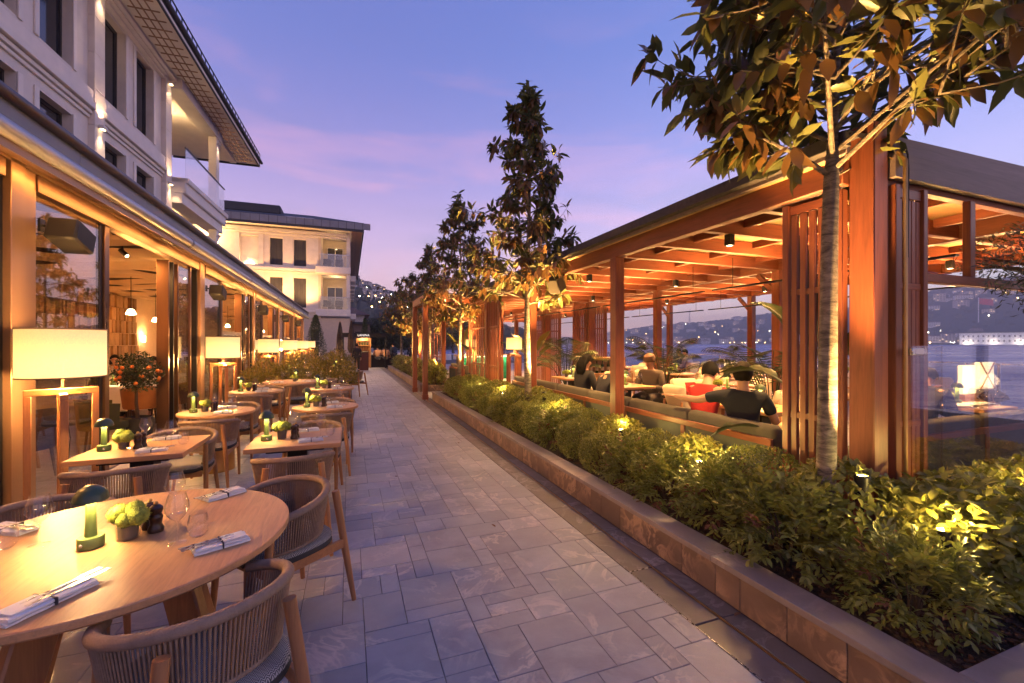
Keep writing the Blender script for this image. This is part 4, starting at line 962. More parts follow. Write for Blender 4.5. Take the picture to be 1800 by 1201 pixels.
def stems(r=.25, h=.4, n=9):
    mb = MB()
    for k in range(n):
        a = random.uniform(0, 6.3); rr = random.uniform(.3, 1)*r; mb.tube([(0.02*math.cos(a), .02*math.sin(a), -.02), (rr*.5*math.cos(a), rr*.5*math.sin(a), h*.55), (rr*math.cos(a), rr*math.sin(a), h*random.uniform(.8, 1.1))], [.008, .006, .003], 5)
    return mb.mesh('stems', m_stem)
m_box = leafm('boxwood_leaf', (.20, .225, .042), (.18, .20, .045), .5, .4, .28, (.42, .38, .10))
def boxwood(n=3600, rx=.40, rz=.36):
    d = unit(n, (-.85, 1)); nub = unit(14, (-.2, 1)); bump = .93+.10*np.clip((d@nub.T).max(1)-.8, 0, 1)/.2; rad = rng.uniform(.80, 1.0, n)**.6*bump; P = d*np.c_[rad*rx, rad*rx, rad*rz]; P[:, 2] += .28
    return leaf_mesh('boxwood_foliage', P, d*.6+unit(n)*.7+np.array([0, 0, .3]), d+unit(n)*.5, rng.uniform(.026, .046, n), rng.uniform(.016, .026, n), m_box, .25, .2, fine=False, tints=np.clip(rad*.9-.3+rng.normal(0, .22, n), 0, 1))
bx_ = [boxwood() for k in range(3)]
eu = [euonymus(k) for k in range(4)]; na = [nandina(k) for k in range(5)]; st = stems()
eu_far = [euonymus(9, 1100)]; na_far = [nandina(9, 120)]
random.seed(77)
ordn = lambda k: ['first', 'second', 'third', 'fourth', 'fifth', 'sixth', 'seventh', 'eighth', 'ninth', 'tenth', 'eleventh', 'twelfth', 'thirteenth', 'fourteenth', 'fifteenth', 'sixteenth', 'seventeenth', 'eighteenth', 'nineteenth', 'twentieth', 'twenty-first', 'twenty-second', 'twenty-third', 'twenty-fourth', 'twenty-fifth', 'twenty-sixth'][k]
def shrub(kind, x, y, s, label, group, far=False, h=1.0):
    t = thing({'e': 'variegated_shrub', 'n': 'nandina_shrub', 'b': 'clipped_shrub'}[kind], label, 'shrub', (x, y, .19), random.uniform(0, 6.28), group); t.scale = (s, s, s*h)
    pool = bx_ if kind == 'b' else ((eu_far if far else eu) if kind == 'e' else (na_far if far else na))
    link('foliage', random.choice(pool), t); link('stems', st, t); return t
k = 0; y = 1.38
while y < 12.1:
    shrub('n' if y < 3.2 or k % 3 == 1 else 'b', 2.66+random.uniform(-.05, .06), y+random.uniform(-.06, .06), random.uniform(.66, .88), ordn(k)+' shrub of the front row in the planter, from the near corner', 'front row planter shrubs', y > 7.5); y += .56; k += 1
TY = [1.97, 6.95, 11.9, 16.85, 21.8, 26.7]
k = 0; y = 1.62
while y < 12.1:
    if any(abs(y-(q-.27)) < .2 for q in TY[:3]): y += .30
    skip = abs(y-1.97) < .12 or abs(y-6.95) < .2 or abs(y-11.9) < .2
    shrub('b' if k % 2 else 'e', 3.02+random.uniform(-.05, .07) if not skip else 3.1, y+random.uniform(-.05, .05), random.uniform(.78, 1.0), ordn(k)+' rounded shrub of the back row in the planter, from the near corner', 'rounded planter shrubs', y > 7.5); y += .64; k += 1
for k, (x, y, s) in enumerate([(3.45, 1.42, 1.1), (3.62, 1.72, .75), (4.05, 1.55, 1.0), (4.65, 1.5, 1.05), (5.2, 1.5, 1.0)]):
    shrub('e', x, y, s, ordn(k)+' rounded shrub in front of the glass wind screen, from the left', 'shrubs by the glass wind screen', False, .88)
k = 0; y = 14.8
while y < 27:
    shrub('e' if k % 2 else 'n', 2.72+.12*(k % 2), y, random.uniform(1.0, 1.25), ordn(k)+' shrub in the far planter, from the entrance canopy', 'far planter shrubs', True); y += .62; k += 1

m_dry = leafm('fallen_leaf_dry', (.20, .10, .045), (.16, .085, .045), .4, .6, .1)
for k, (x, y, z, lb_) in enumerate([(2.13, 1.93, .004, 'fallen leaf on the dark drain strip near the bottom right'), (1.2, 3.6, .004, 'fallen leaf lying on the paving in mid walkway'), (.55, 5.4, .004, 'fallen leaf on the paving beside the square table'), (2.3, 3.1, .253, 'fallen leaf on the planter coping'), (1.65, 6.8, .004, 'fallen leaf on the paving further along the planter')]):
    me = leaf_mesh('fallen_leaf', [(0, 0, 0)], [(math.cos(k*2), math.sin(k*2), .05)], [(.1, .1, 1)], np.array([.055]), np.array([.03]), m_dry, .3, -.15); tag(link('fallen_leaf', me, None, (x, y, z)), lb_, 'leaf', 'fallen leaves')
# garden spike lights between the shrubs, the last four added as fill
m_spike = emis('spike_light_lens', (1, .80, .25), 35)
for k, (x, y, lbl) in enumerate([(3.06, 1.36, 'garden spotlight glowing among the shrubs at the near corner'), (3.02, 4.32, 'garden spotlight glowing among the shrubs in the middle of the planter'), (2.95, 8.3, 'garden spotlight glowing low among the shrubs beyond the second magnolia'), (2.84, 2.9, 'added garden spotlight low behind the shrubs past the nearest magnolia'), (2.84, 5.7, 'added garden spotlight low behind the shrubs before the second magnolia'), (2.84, 9.8, 'added garden spotlight low behind the shrubs at the far end of the planter'), (3.95, 1.35, 'added garden spotlight low among the shrubs before the glass wind screen')]):
    t = thing('garden_spotlight', lbl, 'spotlight', (x, y, .19), 0, 'garden spotlights'); MB().tube([(0, 0, -.05), (0, 0, .34)], .008, 6).build('spike', m_dark, t); MB().tube([(0, 0, .30), (-.0, .03, .40)], [.028, .032], 10).build('housing', m_dark, t)
    MB().lathe([(0, .004), (.027, 0)], 10, (0, .031, .404), cap=False).build('lens', m_spike, t); lamp('POINT', t, (-.02, -.02, .50 if k < 3 else .62), 6, (1, .68, .17), .02)

# ---------------- magnolias: rosettes of big leathery leaves, rusty underneath
m_mag = leafm('magnolia_leaf', (.135, .15, .045), (.25, .135, .046), .5, .36, .32, (.27, .25, .07))
m_bark, nt, b = nmat('magnolia_bark'); v = coords(nt, (1, 1, 3.2)); f = noise(nt, v, 9, 6, .7, .6); c = rampn(nt, f, [(.35, (.055, .045, .036)), (.5, (.16, .13, .10)), (.68, (.30, .255, .20))]); nt.links.new(c, b.inputs['Base Color']); b.inputs['Roughness'].default_value = .85; bumpn(nt, b, noise(nt, coords(nt, (1, 1, 5)), 26, 5, .7), .9, .008)
def magnolia(label, x, y, trunk_h, top, rad, r0, shape, nb, lean=(0, 0), leafL=.17, seed=1, dens=1.0, up0=.22, thin=.72, asym=0):
    rr = random.Random(seed); lr = np.random.default_rng(seed)
    t = thing('magnolia_tree', label, 'tree', (x, y, .19), 0, 'magnolias in the planter')
    mb = MB(); pts = []; rad_ = []; H = top
    for k in range(15):
        s = k/14; pts.append((lean[0]*s+.025*math.sin(s*7+seed), lean[1]*s+.02*math.cos(s*6+seed), H*.96*s)); rad_.append((r0*(1-.28*min(1, s*H/trunk_h)) if s*H < trunk_h else r0*thin*max(.1, 1-(s*H-trunk_h)/(H-trunk_h)*.92))*(1.22 if k == 0 else 1))
    mb.tube(pts, rad_, 14).build('trunk', m_bark, t)
    def axis(h): 
        s = h/(H*.96); return np.array([np.interp(s, [k/14 for k in range(15)], [p[j] for p in pts]) for j in (0, 1)]+[h])
    bm_ = MB(); tips = []
    for k in range(nb):
        s = (k+rr.random()*.6)/nb; h = trunk_h*.93+(H-trunk_h)*.90*s**1.05; a = k*2.399+rr.uniform(-.4, .4)
        w = shape(s)*rad*rr.uniform(.5, 1.28)*(1+asym*math.cos(a+.55)); up = up0+.55*s*(1-up0)+rr.uniform(-.1, .15); p0 = axis(h)
        dv = np.array([math.cos(a), math.sin(a), up]); p1 = p0+dv*w*.35+np.array([0, 0, .02]); p2 = p0+dv*w*.7; p3 = p0+np.array([math.cos(a+rr.uniform(-.2, .2)), math.sin(a+rr.uniform(-.2, .2)), up*.85])*w
        rb = max(.007, r0*.30*(1-s*.75)); bm_.tube([p0, p1, p2, p3], [rb, rb*.8, rb*.5, .004], 6); tips.append((p3, dv))
        ns = int((5+6*(1-s))*dens*(1 if w > .3 else .6))+3
        for q in range(ns):
            f_ = rr.uniform(.30, .98); b0 = np.array(p0)*(1-f_)+np.array(p3)*f_; da = a+rr.choice((-1, 1))*rr.uniform(.35, 1.3); sl = w*rr.uniform(.18, .48); e = b0+np.array([math.cos(da), math.sin(da), rr.uniform(-.1, .75)])*sl
            m_ = (b0+e)/2+np.array([0, 0, -.02]); bm_.tube([b0, m_, e], [rb*.42, rb*.3, .003], 4); tips.append((e, e-b0))
    for q in range(6): tips.append((axis(H*.96-.08*q)+np.array([rr.uniform(-.06, .06), rr.uniform(-.06, .06), 0]), np.array([rr.uniform(-.4, .4), rr.uniform(-.4, .4), 1])))
    bm_.build('branches', m_bark, t)
    Ps, Ds, Us, Ls, Ws, Ts = [], [], [], [], [], []
    for (p, dv) in tips:
        dv = np.array(dv, float); dv /= np.linalg.norm(dv)+1e-6; n = rr.choice((7, 8, 9, 10, 11)); t0 = rr.random()
        e1 = np.cross(dv, [.3, .2, .9]); e1 /= np.linalg.norm(e1)+1e-6; e2 = np.cross(dv, e1)
        for k in range(n):
            a = 2.399*k+rr.uniform(-.3, .3); back = rr.uniform(0, .16); out = e1*math.cos(a)+e2*math.sin(a)
            d = dv*rr.uniform(.1, .7)+out*rr.uniform(.55, 1.0)+np.array([0, 0, rr.uniform(-1.05, .30)]); Ps.append(p-dv*back+out*.012); Ds.append(d)
            Us.append(out*.55+dv*.3+np.array([0, 0, .75])+lr.normal(0, .30, 3)); Ls.append(leafL*rr.uniform(.65, 1.18)); Ws.append(leafL*rr.uniform(.30, .44)); Ts.append(min(1, max(0, t0*.7+rr.uniform(-.2, .35))))
    link('crown', leaf_mesh('magnolia_crown', Ps, Ds, Us, np.array(Ls), np.array(Ws), m_mag, .16, .22, tints=Ts), t)
    return t
cone = lambda s: max(.13, (1-s)**.72*(1 if s > .15 else .72+s*1.85)); fat = lambda s: max(.25, math.sin(math.pi*min(1, .22+s*.78))**.7)
TY = [1.97, 6.95, 11.9, 16.85, 21.8, 26.7]
magnolia('nearest magnolia in the planter, its broad crown spreading over the pergola roof corner', 2.92, TY[0], 2.66, 5.2, 1.28, .062, lambda s: max(.35, 1-.25*s) if s > .06 else .8, 46, (.20, -.06), .205, 2, .95, .62, .5, .38)
magnolia('tall conical magnolia, second along the planter from the near corner', 2.92, TY[1], 2.25, 6.25, 1.22, .068, cone, 46, (.02, .05), .195, 3, .70)
magnolia('conical magnolia beside the entrance canopy, third along the planter', 2.92, TY[2], 2.15, 5.85, 1.15, .062, cone, 42, (.0, 0), .195, 4, .66)
magnolia('first magnolia past the entrance canopy', 2.92, TY[3], 2.05, 5.5, 1.2, .06, cone, 34, (0, 0), .20, 5, .55)
magnolia('second magnolia past the entrance canopy', 2.92, TY[4], 1.95, 5.2, 1.05, .06, fat, 34, (0, 0), .19, 6, .9)
magnolia('farthest magnolia, with a rounder crown, near the booth', 2.92, TY[5], 2.0, 5.0, 1.15, .07, fat, 34, (0, 0), .20, 7, .9)
# uplights at the foot of the magnolias
for k, y in enumerate(TY[:5]):
    t = thing('tree_uplight', ordn(k)+' small uplight at the foot of a magnolia, from the near corner', 'uplight', (3.02 if k == 0 else 3.10, y-.20 if k == 0 else y-.27, .2), 0, 'tree uplights'); MB().tube([(0, 0, 0), (0, 0, .48)], .01, 6).lathe([(.0, .46), (.04, .46), (.045, .58), (.035, .59)], 12, cap=False).build('housing', m_dark, t); MB().lathe([(0, .58), (.034, .58)], 12, cap=False).build('lens', m_spike, t)
    l = lamp('SPOT', t, (0, 0, .62), 650 if k == 0 else 1000, (1, .52, .15), .03, spot=44 if k == 0 else 75, blend=.8)
    d = Vector((2.98, y-.02, 2.9))-Vector((*t.location.xy, .82)); l.rotation_euler = d.to_track_quat('-Z', 'Y').to_euler()

# ---------------- other plants
m_oliv = leafm('olive_leaf', (.055, .062, .035), (.14, .14, .11), .35, .5, .15)
def leafy_tree(name, label, loc, trunk_h, rx, rz, n, L, Wd, mt, r0=.06, group=None, shape=None, fruit=0, cat='tree'):
    t = thing(name, label, cat, loc, random.uniform(0, 6), group); mb = MB(); mb.tube([(0, 0, 0), (.02, .01, trunk_h*.5), (-.01, .02, trunk_h), (0, 0, trunk_h+rz*1.2)], [r0*1.2, r0, r0*.8, r0*.2], 9)
    for k in range(11):
        a = k*2.4; h = trunk_h+rz*.15*(k % 4); mb.tube([(0, 0, h-.03), (rx*.4*math.cos(a), rx*.4*math.sin(a), h+rz*.3), (rx*.85*math.cos(a), rx*.85*math.sin(a), h+rz*(.35+.1*(k % 5)))], [r0*.5, r0*.3, .004], 5)
    mb.build('trunk', m_stem if r0 < .1 else m_bark, t)
    if shape is None:
        nub = unit(22); d = unit(n); bump = .82+.28*np.clip((d@nub.T).max(1)-.82, 0, 1)/.18; rad = rng.uniform(.12, 1, n)**.45*bump; P = d*np.c_[rad*rx, rad*rx, rad*rz]; P[:, 2] += trunk_h+rz*.75
    else:
        s = rng.random(n)**.75; a = rng.uniform(0, 6.283, n); q = np.array([shape(k) for k in s])*rx*rng.uniform(.55, 1.03, n)*(1+.08*np.sin(a*5+s*20)); P = np.c_[q*np.cos(a), q*np.sin(a), trunk_h+s*rz*2]; d = np.c_[np.cos(a), np.sin(a), .25*np.ones(n)]
    link('crown', leaf_mesh(name+'_crown', P, d*.5+unit(n)*.8, d+unit(n)*.5, rng.uniform(.7, 1.2, n)*L, rng.uniform(.7, 1.2, n)*Wd, mt, .2, .1, fine=False), t)
    for k in range(fruit):
        d = unit(1, (-.6, .5))[0]; MB().ball((d[0]*rx*.95, d[1]*rx*.95, trunk_h+rz*.75+d[2]*rz), .028, n=8, m=6).build('orange', m_orange, t)
    return t
m_orange = mat('orange_fruit', (.60, .16, .015), .45)
leafy_tree('olive_tree', 'small olive tree at the right edge in front of the glass screen', (4.95, 1.55, .19), 1.75, .62, .42, 2600, .055, .013, m_oliv, .04)
m_con = leafm('conifer_leaf', (.035, .055, .016), None, .4, .6, .1)
leafy_tree('conifer_topiary', 'tall clipped conifer cone in front of the end hotel wing', (-2.1, 31.6, 0), .3, .85, 1.58, 5200, .10, .035, m_con, .07, shape=lambda s: (1-s)**.75*.98+.03)
leafy_tree('conifer_topiary', 'narrow dark cypress behind the closed parasols', (1.05, 33, 0), .3, .5, 1.55, 2600, .10, .035, m_con, .06, shape=lambda s: (1-s)**.75*.98+.03)
leafy_tree('olive_tree', 'lit olive tree beyond the far planter beside the seated guests', (5.6, 31, 0), 1.3, 1.9, 1.5, 5200, .11, .03, m_oliv, .14)
lamp('SPOT', bpy.data.objects['olive_tree.001'], (-.9, -.9, .2), 70, (1, .62, .2), .05, (R(-155), R(-14), 0), spot=70)
m_dk = leafm('tree_leaf', (.035, .050, .020), None, .45, .6, .15)
for k, (x, y, h, rx, rz) in enumerate([(4.0, 50, 1.2, 2.2, 1.6), (7.4, 53, 1.2, 2.6, 1.9), (10.8, 57, 1.5, 3.0, 2.2), (5.0, 66, 1.8, 3.2, 2.2), (10, 72, 2, 3.8, 2.8), (16, 70, 2, 4.0, 3.0), (22, 80, 2.5, 5, 3.5)]):
    leafy_tree('broadleaf_tree', ordn(k)+' dark broadleaf tree in the mass behind the booth, from the near side', (x, y, -.1), h, rx, rz, 3800, .38, .20, m_dk, .22, 'trees behind the booth')
leafy_tree('orange_tree', 'potted orange tree with fruit standing in the open restaurant front', (-3.02, 8.18, .45), .50, .29, .30, 1500, .06, .028, leafm('citrus_leaf', (.03, .05, .012), None, .4, .35, .15), .022, fruit=22)
t = thing('dark_tree_pot', 'round dark pot of the orange tree', 'pot', (-3.02, 8.18, .015)); MB().lathe([(.16, 0), (.18, .02), (.19, .46), (.17, .48), (.165, .44), (0, .44)], 24).build('pot', m_black, t)
# hedge planters crossing the terrace
m_ski = leafm('skimmia_leaf', (.25, .225, .036), None, .45, .4, .25, (.36, .24, .05))
def hedge(label, x0, x1, y, w=.5, h=.57, n=3400, ht_=.80):
    t = thing('hedge_planter', label, 'planter', ((x0+x1)/2, y, 0)); L = x1-x0; MB().box(0, 0, h/2, L, w, h, 0, .01).build('box', mat('planter_bronze', (.035, .022, .018), .5, .4), t)
    nb = int(L/.30)+1; Pc, Dc = [], []
    for k in range(n):
        j = rng.integers(nb); cx = -L/2+.16+j*(L-.32)/max(1, nb-1); d = unit(1, (-.3, 1))[0]; s = rng.uniform(.55, 1)**.5; hh = ht_*(.86+.22*math.sin(j*2.3+x0*3))
        Pc.append((cx+d[0]*.30*s+rng.normal(0, .03), d[1]*.42*s+rng.normal(0, .03), h+.02+max(-.2, d[2])*hh*.92*s)); Dc.append(d)
    Dc = np.array(Dc); link('hedge', leaf_mesh('hedge_leaves', Pc, Dc*.6+unit(n)*.6+np.array([0, 0, .35]), Dc+unit(n)*.4, rng.uniform(.06, .10, n), rng.uniform(.022, .036, n), m_ski, .2, .15), t); return t
hedge('long hedge planter at the glass front between two groups of tables', -2.5, -1.0, 12.9, ht_=.66)
hedge('tall hedge planter beside the walkway behind the second round table', -.98, .06, 12.95, n=3400, ht_=.86)
hedge('hedge planter further along beside the walkway', -1.0, .1, 19.5, n=2200)
hedge('hedge planter further along at the glass front', -2.5, -1.2, 19.5, n=2000)
# palms and banana plants on the terrace
m_palm = leafm('palm_leaf', (.05, .065, .02), None, .4, .45, .15)
def palm(label, loc, h, nf, fl, seed):
    rr = random.Random(seed); t = thing('potted_palm', label, 'palm', loc, 0, 'palms on the terrace'); MB().lathe([(.20, 0), (.25, .04), (.27, .42), (.24, .44), (.23, .38), (0, .38)], 18).build('pot', m_black, t)
    mb = MB(); Ps, Ds, Us, Ls = [], [], [], []
    for k in range(nf):
        a = k*2.399+rr.uniform(-.3, .3); el = R(rr.uniform(58, 87)); L = fl*rr.uniform(.75, 1.1); p = np.array([.04*math.cos(a), .04*math.sin(a), .4]); d = np.array([math.cos(a)*math.cos(el), math.sin(a)*math.cos(el), math.sin(el)]); pts = [p.copy()]
        stalk = h*rr.uniform(.45, .8); p = p+d*stalk; pts.append(p.copy()); n = 16
        for j in range(n):
            d = d+np.array([math.cos(a)*.045, math.sin(a)*.045, -.085]); d /= np.linalg.norm(d); p = p+d*L/n; pts.append(p.copy()); side = np.cross(d, [0, 0, 1]); side /= np.linalg.norm(side)+1e-6; up = np.cross(side, d)
            for sg in (-1, 1):
                for z in (0,): Ps.append(p-d*L/n*z); Ds.append(d*.55+side*sg*1.05-up*.1+np.array([0, 0, -.22])); Us.append(up+side*sg*.3); Ls.append(.42*fl*(math.sin(math.pi*min(1, (j+2)/(n+2)))*.9+.25))
        mb.tube(pts, [.011]+[.006]*(len(pts)-2)+[.002], 5)
    mb.build('stalks', m_palm, t); link('fronds', leaf_mesh('palm_fronds', Ps, Ds, Us, np.array(Ls), .017, m_palm, .1, .12, fine=False), t); return t
palm('bushy palm behind the man in the black shirt', (6.0, 4.75, .12), .95, 18, .85, 1)
palm('palm beside the middle pergola post behind the standing guest', (6.15, 7.35, .12), .95, 15, .85, 2)
palm('palm in front of the slatted screen by the sideboard', (4.95, 9.4, .12), .9, 22, .8, 3)
m_ban = leafm('banana_leaf', (.028, .045, .016), (.035, .05, .02), .35, .35, .2)
m_banl = leafm('banana_leaf_pale', (.18, .18, .035), None, .3, .4, .3)
def banana(label, loc, specs, mt=None, seed=3):
    rr = random.Random(seed); t = thing('banana_plant', label, 'banana plant', loc, 0, 'banana plants on the terrace'); MB().lathe([(.17, 0), (.22, .04), (.23, .36), (.2, .38), (.19, .33), (0, .33)], 18).build('pot', m_black, t)
    MB().tube([(0, 0, .3), (.02, 0, .8), (0, .02, 1.25)], [.05, .04, .025], 8).build('stem', m_panel, t)
    for (az, z0, el, L, w, droop) in specs:
        mb = MB(); a = R(az); p = np.array([0, 0, z0]); e = R(el); d = np.array([math.cos(a)*math.cos(e), math.sin(a)*math.cos(e), math.sin(e)]); rows = []; n = 12
        side = np.array([-math.sin(a), math.cos(a), 0.0]); stalk = .35; pts = [p.copy()]; p = p+d*stalk; pts.append(p.copy())
        for k in range(n+1):
            s = k/n; wd = w*math.sin(math.pi*min(1, .06+s*.94))**.6*(1 if s < .9 else 1-(s-.9)*9); up = np.cross(side, d); j = [rr.uniform(-.012, .012) for _ in range(4)]
            rows.append(mb.vs([p+side*wd*.5-up*wd*.16+up*j[0], p+side*wd*.26-up*wd*.03, p, p-side*wd*.26-up*wd*.03, p-side*wd*.5-up*wd*.16+up*j[1]])); d = d+np.array([0, 0, -droop]); d /= np.linalg.norm(d); p = p+d*L/n; pts.append(p.copy())
        for r0_, r1_ in zip(rows, rows[1:]):
            for q in range(4): mb.fc((r0_+q, r0_+q+1, r1_+q+1, r1_+q))
        o = mb.build('leaf', mt or m_ban, t, ang=80); MB().tube(pts, [.014]*2+[.010]*(len(pts)-3)+[.003], 5).build('midrib', m_panel, o)
    return t
banana('large banana plant behind the slatted screen at the near corner of the pergola', (3.78, 2.62, .12), [(100, 1.0, 30, .55, .24, .09), (130, .55, 25, .5, .22, .10), (75, 1.2, 80, 1.1, .30, .02), (30, 1.15, 62, .9, .27, .06), (-20, 1.0, 55, .9, .26, .08), (85, 1.25, 62, .6, .24, .1)], None, 3)
banana('banana plant with pale leaves behind the big floor lamp', (4.6, 10.6, .12), [(20, 1.0, 60, .7, .3, .05), (100, .9, 40, .6, .26, .08), (-60, .9, 50, .6, .26, .08), (200, .95, 55, .7, .28, .05)], m_banl, 5)
banana('dark banana plant beside the front slatted screen', (3.75, 12.5, .12), [(20, 1.0, 75, 1.2, .36, .02), (150, .9, 45, .9, .28, .06), (-60, .9, 50, .8, .26, .08), (240, .95, 35, .8, .28, .08)], None, 6)
banana('banana plant beside the far floor lamp', (4.3, 17.2, .12), [(20, 1.0, 75, .9, .36, .02), (150, .9, 65, .9, .3, .06), (-60, .9, 50, .8, .26, .08)], m_banl, 8)
# ================================================================== terrace chairs
m_seat, nt, b = nmat('herringbone_fabric'); v = coords(nt, (1, 1, 1))
sp_ = N(nt, 'ShaderNodeSeparateXYZ'); nt.links.new(v, sp_.inputs[0])
def mth(op, a, b_=None, val=None):
    n = N(nt, 'ShaderNodeMath', operation=op)
    nt.links.new(a, n.inputs[0]) if not isinstance(a, (int, float)) else setattr(n.inputs[0], 'default_value', a)
    if b_ is not None: nt.links.new(b_, n.inputs[1])
    if val is not None: n.inputs[1].default_value = val
    return n.outputs[0]
pp_ = mth('PINGPONG', sp_.outputs[0], val=.009); s_ = mth('ADD', pp_, sp_.outputs[1]); w_ = mth('PINGPONG', s_, val=.0042); w2 = mth('GREATER_THAN', w_, val=.0020)
c_ = rampn(nt, w2, [(.0, (.055, .055, .060)), (1, (.40, .38, .36))]); nt.links.new(c_, b.inputs['Base Color']); b.inputs['Roughness'].default_value = .9
m_seatside = mat('seat_piping', (.045, .043, .045), .9)
def superell(rx, ry, n=32, p=2.6, cy=0):
    return [(math.copysign(abs(math.cos(2*math.pi*k/n))**(2/p), math.cos(2*math.pi*k/n))*rx, cy+math.copysign(abs(math.sin(2*math.pi*k/n))**(2/p), math.sin(2*math.pi*k/n))*ry) for k in range(n)]
def rail_pt(t, k=1.0, z0=.745, drop=.085):
    ph = R(38)+(R(-218)-R(38))*t; x = .285*math.cos(ph)*k; y = .275*math.sin(ph)*k; f = max(0, (y+.275)/.44); return (x, y+.01, z0-drop*f**1.2)
def make_chair():
    t = thing('rope_back_chair', 'x', 'chair', (0, 0, 0), 0, 'rope back dining chairs on the terrace')
    for s in (-1, 1):
        MB().tube([(s*.245, .235, 0), (s*.243, .212, .3), (s*.232, .178, .655)], [.014, .020, .021], 12).build('leg', m_teak, t)
        MB().tube([(s*.255, -.345, 0), (s*.225, -.30, .34), (s*.185, -.262, .70)], [.014, .022, .023], 12).build('leg', m_teak, t)
        MB().beam((s*.224, -.285, .375), (s*.236, .20, .385), .024, .055, .005).build('side_rail', m_teakx, t)
    MB().beam((-.21, .185, .385), (.21, .185, .385), .024, .055, .005).build('front_rail', m_teakx, t)
    n = 92; pts = []; rr = []
    for k in range(2*n+1):
        pts.append(rail_pt(k/(2*n))); rr.append(.0225 if k % 2 else .0200)
    MB().tube(pts, rr, 10).build('top_rail', m_rope, t, ang=80)
    lo = [rail_pt(k/40, .90, .505, .03) for k in range(41)]; MB().tube(lo, .011, 8).build('lower_rail', m_rope, t)
    rp_ = MB()
    for k in range(n):
        a = rail_pt((k+.5)/n); c = rail_pt((k+.5)/n, .90, .505, .03); sl = .006 if k % 2 else -.006
        rp_.tube([(a[0]*1.03, a[1]*1.03, a[2]-.012), (c[0]*1.02, c[1]*1.02, c[2])], .0040, 5, cap=False)
        rp_.tube([(a[0]*.975, a[1]*.975, a[2]-.012), (c[0]*.975, c[1]*.975, c[2])], .0036, 4, cap=False)
    rp_.build('rope_weave', m_rope, t, ang=80)['kind'] = 'stuff'
    o = superell(.262, .262, 32, 2.7, -.02); mb = MB(); i0 = []
    for sc_, z in ((.93, .405), (1.0, .415), (1.0, .445), (.985, .458), (.93, .468), (.6, .474), (.01, .475)): i0.append(mb.vs([(x*sc_, (y+.02)*sc_-.02, z) for x, y in o]))
    mb.fc([i0[0]+j for j in range(32)][::-1])
    for q, (a, b2_) in enumerate(zip(i0, i0[1:])):
        mb.mi = 1 if q < 2 else 0
        for j in range(32): mb.fc((a+j, a+(j+1) % 32, b2_+(j+1) % 32, b2_+j))
    mb.build('seat_cushion', [m_seat, m_seatside], t, ang=70)
    return t
CH = make_chair(); ch_first = [True]
def chair(x, y, deg, label):
    if ch_first[0]:
        ch_first[0] = False; CH.location = (x, y, 0); CH.rotation_euler = (0, 0, R(deg)); CH['label'] = label; return CH
    return dup(CH, (x, y, 0), R(deg), label)

# ================================================================== tables
def edge_top(mb, out, z0, z1, c=.004):
    n = len(out); cx = sum(p[0] for p in out)/n; cy = sum(p[1] for p in out)/n
    sh = lambda d: [(x-(x-cx)/math.hypot(x-cx, y-cy)*d, y-(y-cy)/math.hypot(x-cx, y-cy)*d) for x, y in out]
    a = mb.vs([(x, y, z0) for x, y in sh(c*2)]); b_ = mb.vs([(x, y, z0+c*2) for x, y in out]); d = mb.vs([(x, y, z1-c) for x, y in out]); e = mb.vs([(x, y, z1) for x, y in sh(c)])
    mb.fc([a+j for j in range(n)][::-1]); mb.fc([e+j for j in range(n)])
    for p, q in ((a, b_), (b_, d), (d, e)):
        for j in range(n): mb.fc((p+j, p+(j+1) % n, q+(j+1) % n, q+j))
    return mb
circ = lambda r, n=56: [(r*math.cos(2*math.pi*k/n), r*math.sin(2*math.pi*k/n)) for k in range(n)]
def round_table(label, x, y, r, group='round pedestal tables', ped='drum', z=0, h=.75, mt=None):
    t = thing('round_table', label, 'table', (x, y, z), 0, group); edge_top(MB(), circ(r), h-.035, h).build('tabletop', mt or m_oak['y'], t)
    if ped == 'drum': MB().lathe([(.0, 0), (.19, 0), (.195, .015), (.19, .03), (.19, h-.06), (.10, h-.05), (.10, h-.036)], 28).build('pedestal', m_brass, t)
    else:
        for k in range(4): a = R(45+90*k+18); MB().beam((math.cos(a)*r*.70, math.sin(a)*r*.70, 0), (math.cos(a)*r*.38, math.sin(a)*r*.38, h-.036), .16, .05, .008, up=(-math.sin(a), math.cos(a), 0)).build('leg', m_teak, t)
        MB().box(0, 0, h-.07, r*.95, .10, .06, R(63)).box(0, 0, h-.072, r*.95, .10, .06, R(-27)).build('subframe', m_teakx, t)
    return t
def square_table(label, x, y, w, group='square pedestal tables', z=0, h=.75, d=None):
    d = d or w; t = thing('square_table', label, 'table', (x, y, z), 0, group); MB().box(0, 0, h-.02, w, d, .04, 0, .004).build('tabletop', m_oak['x'], t)
    MB().box(0, 0, h-.06, w*.62, d*.62, .04).build('subframe', m_dark, t); MB().box(0, 0, (h-.08)/2, .16, .16, h-.08, 0, .006).build('column', m_dark, t); MB().box(0, 0, .012, .46, .46, .024, 0, .004).build('base_plate', m_dark, t); return t

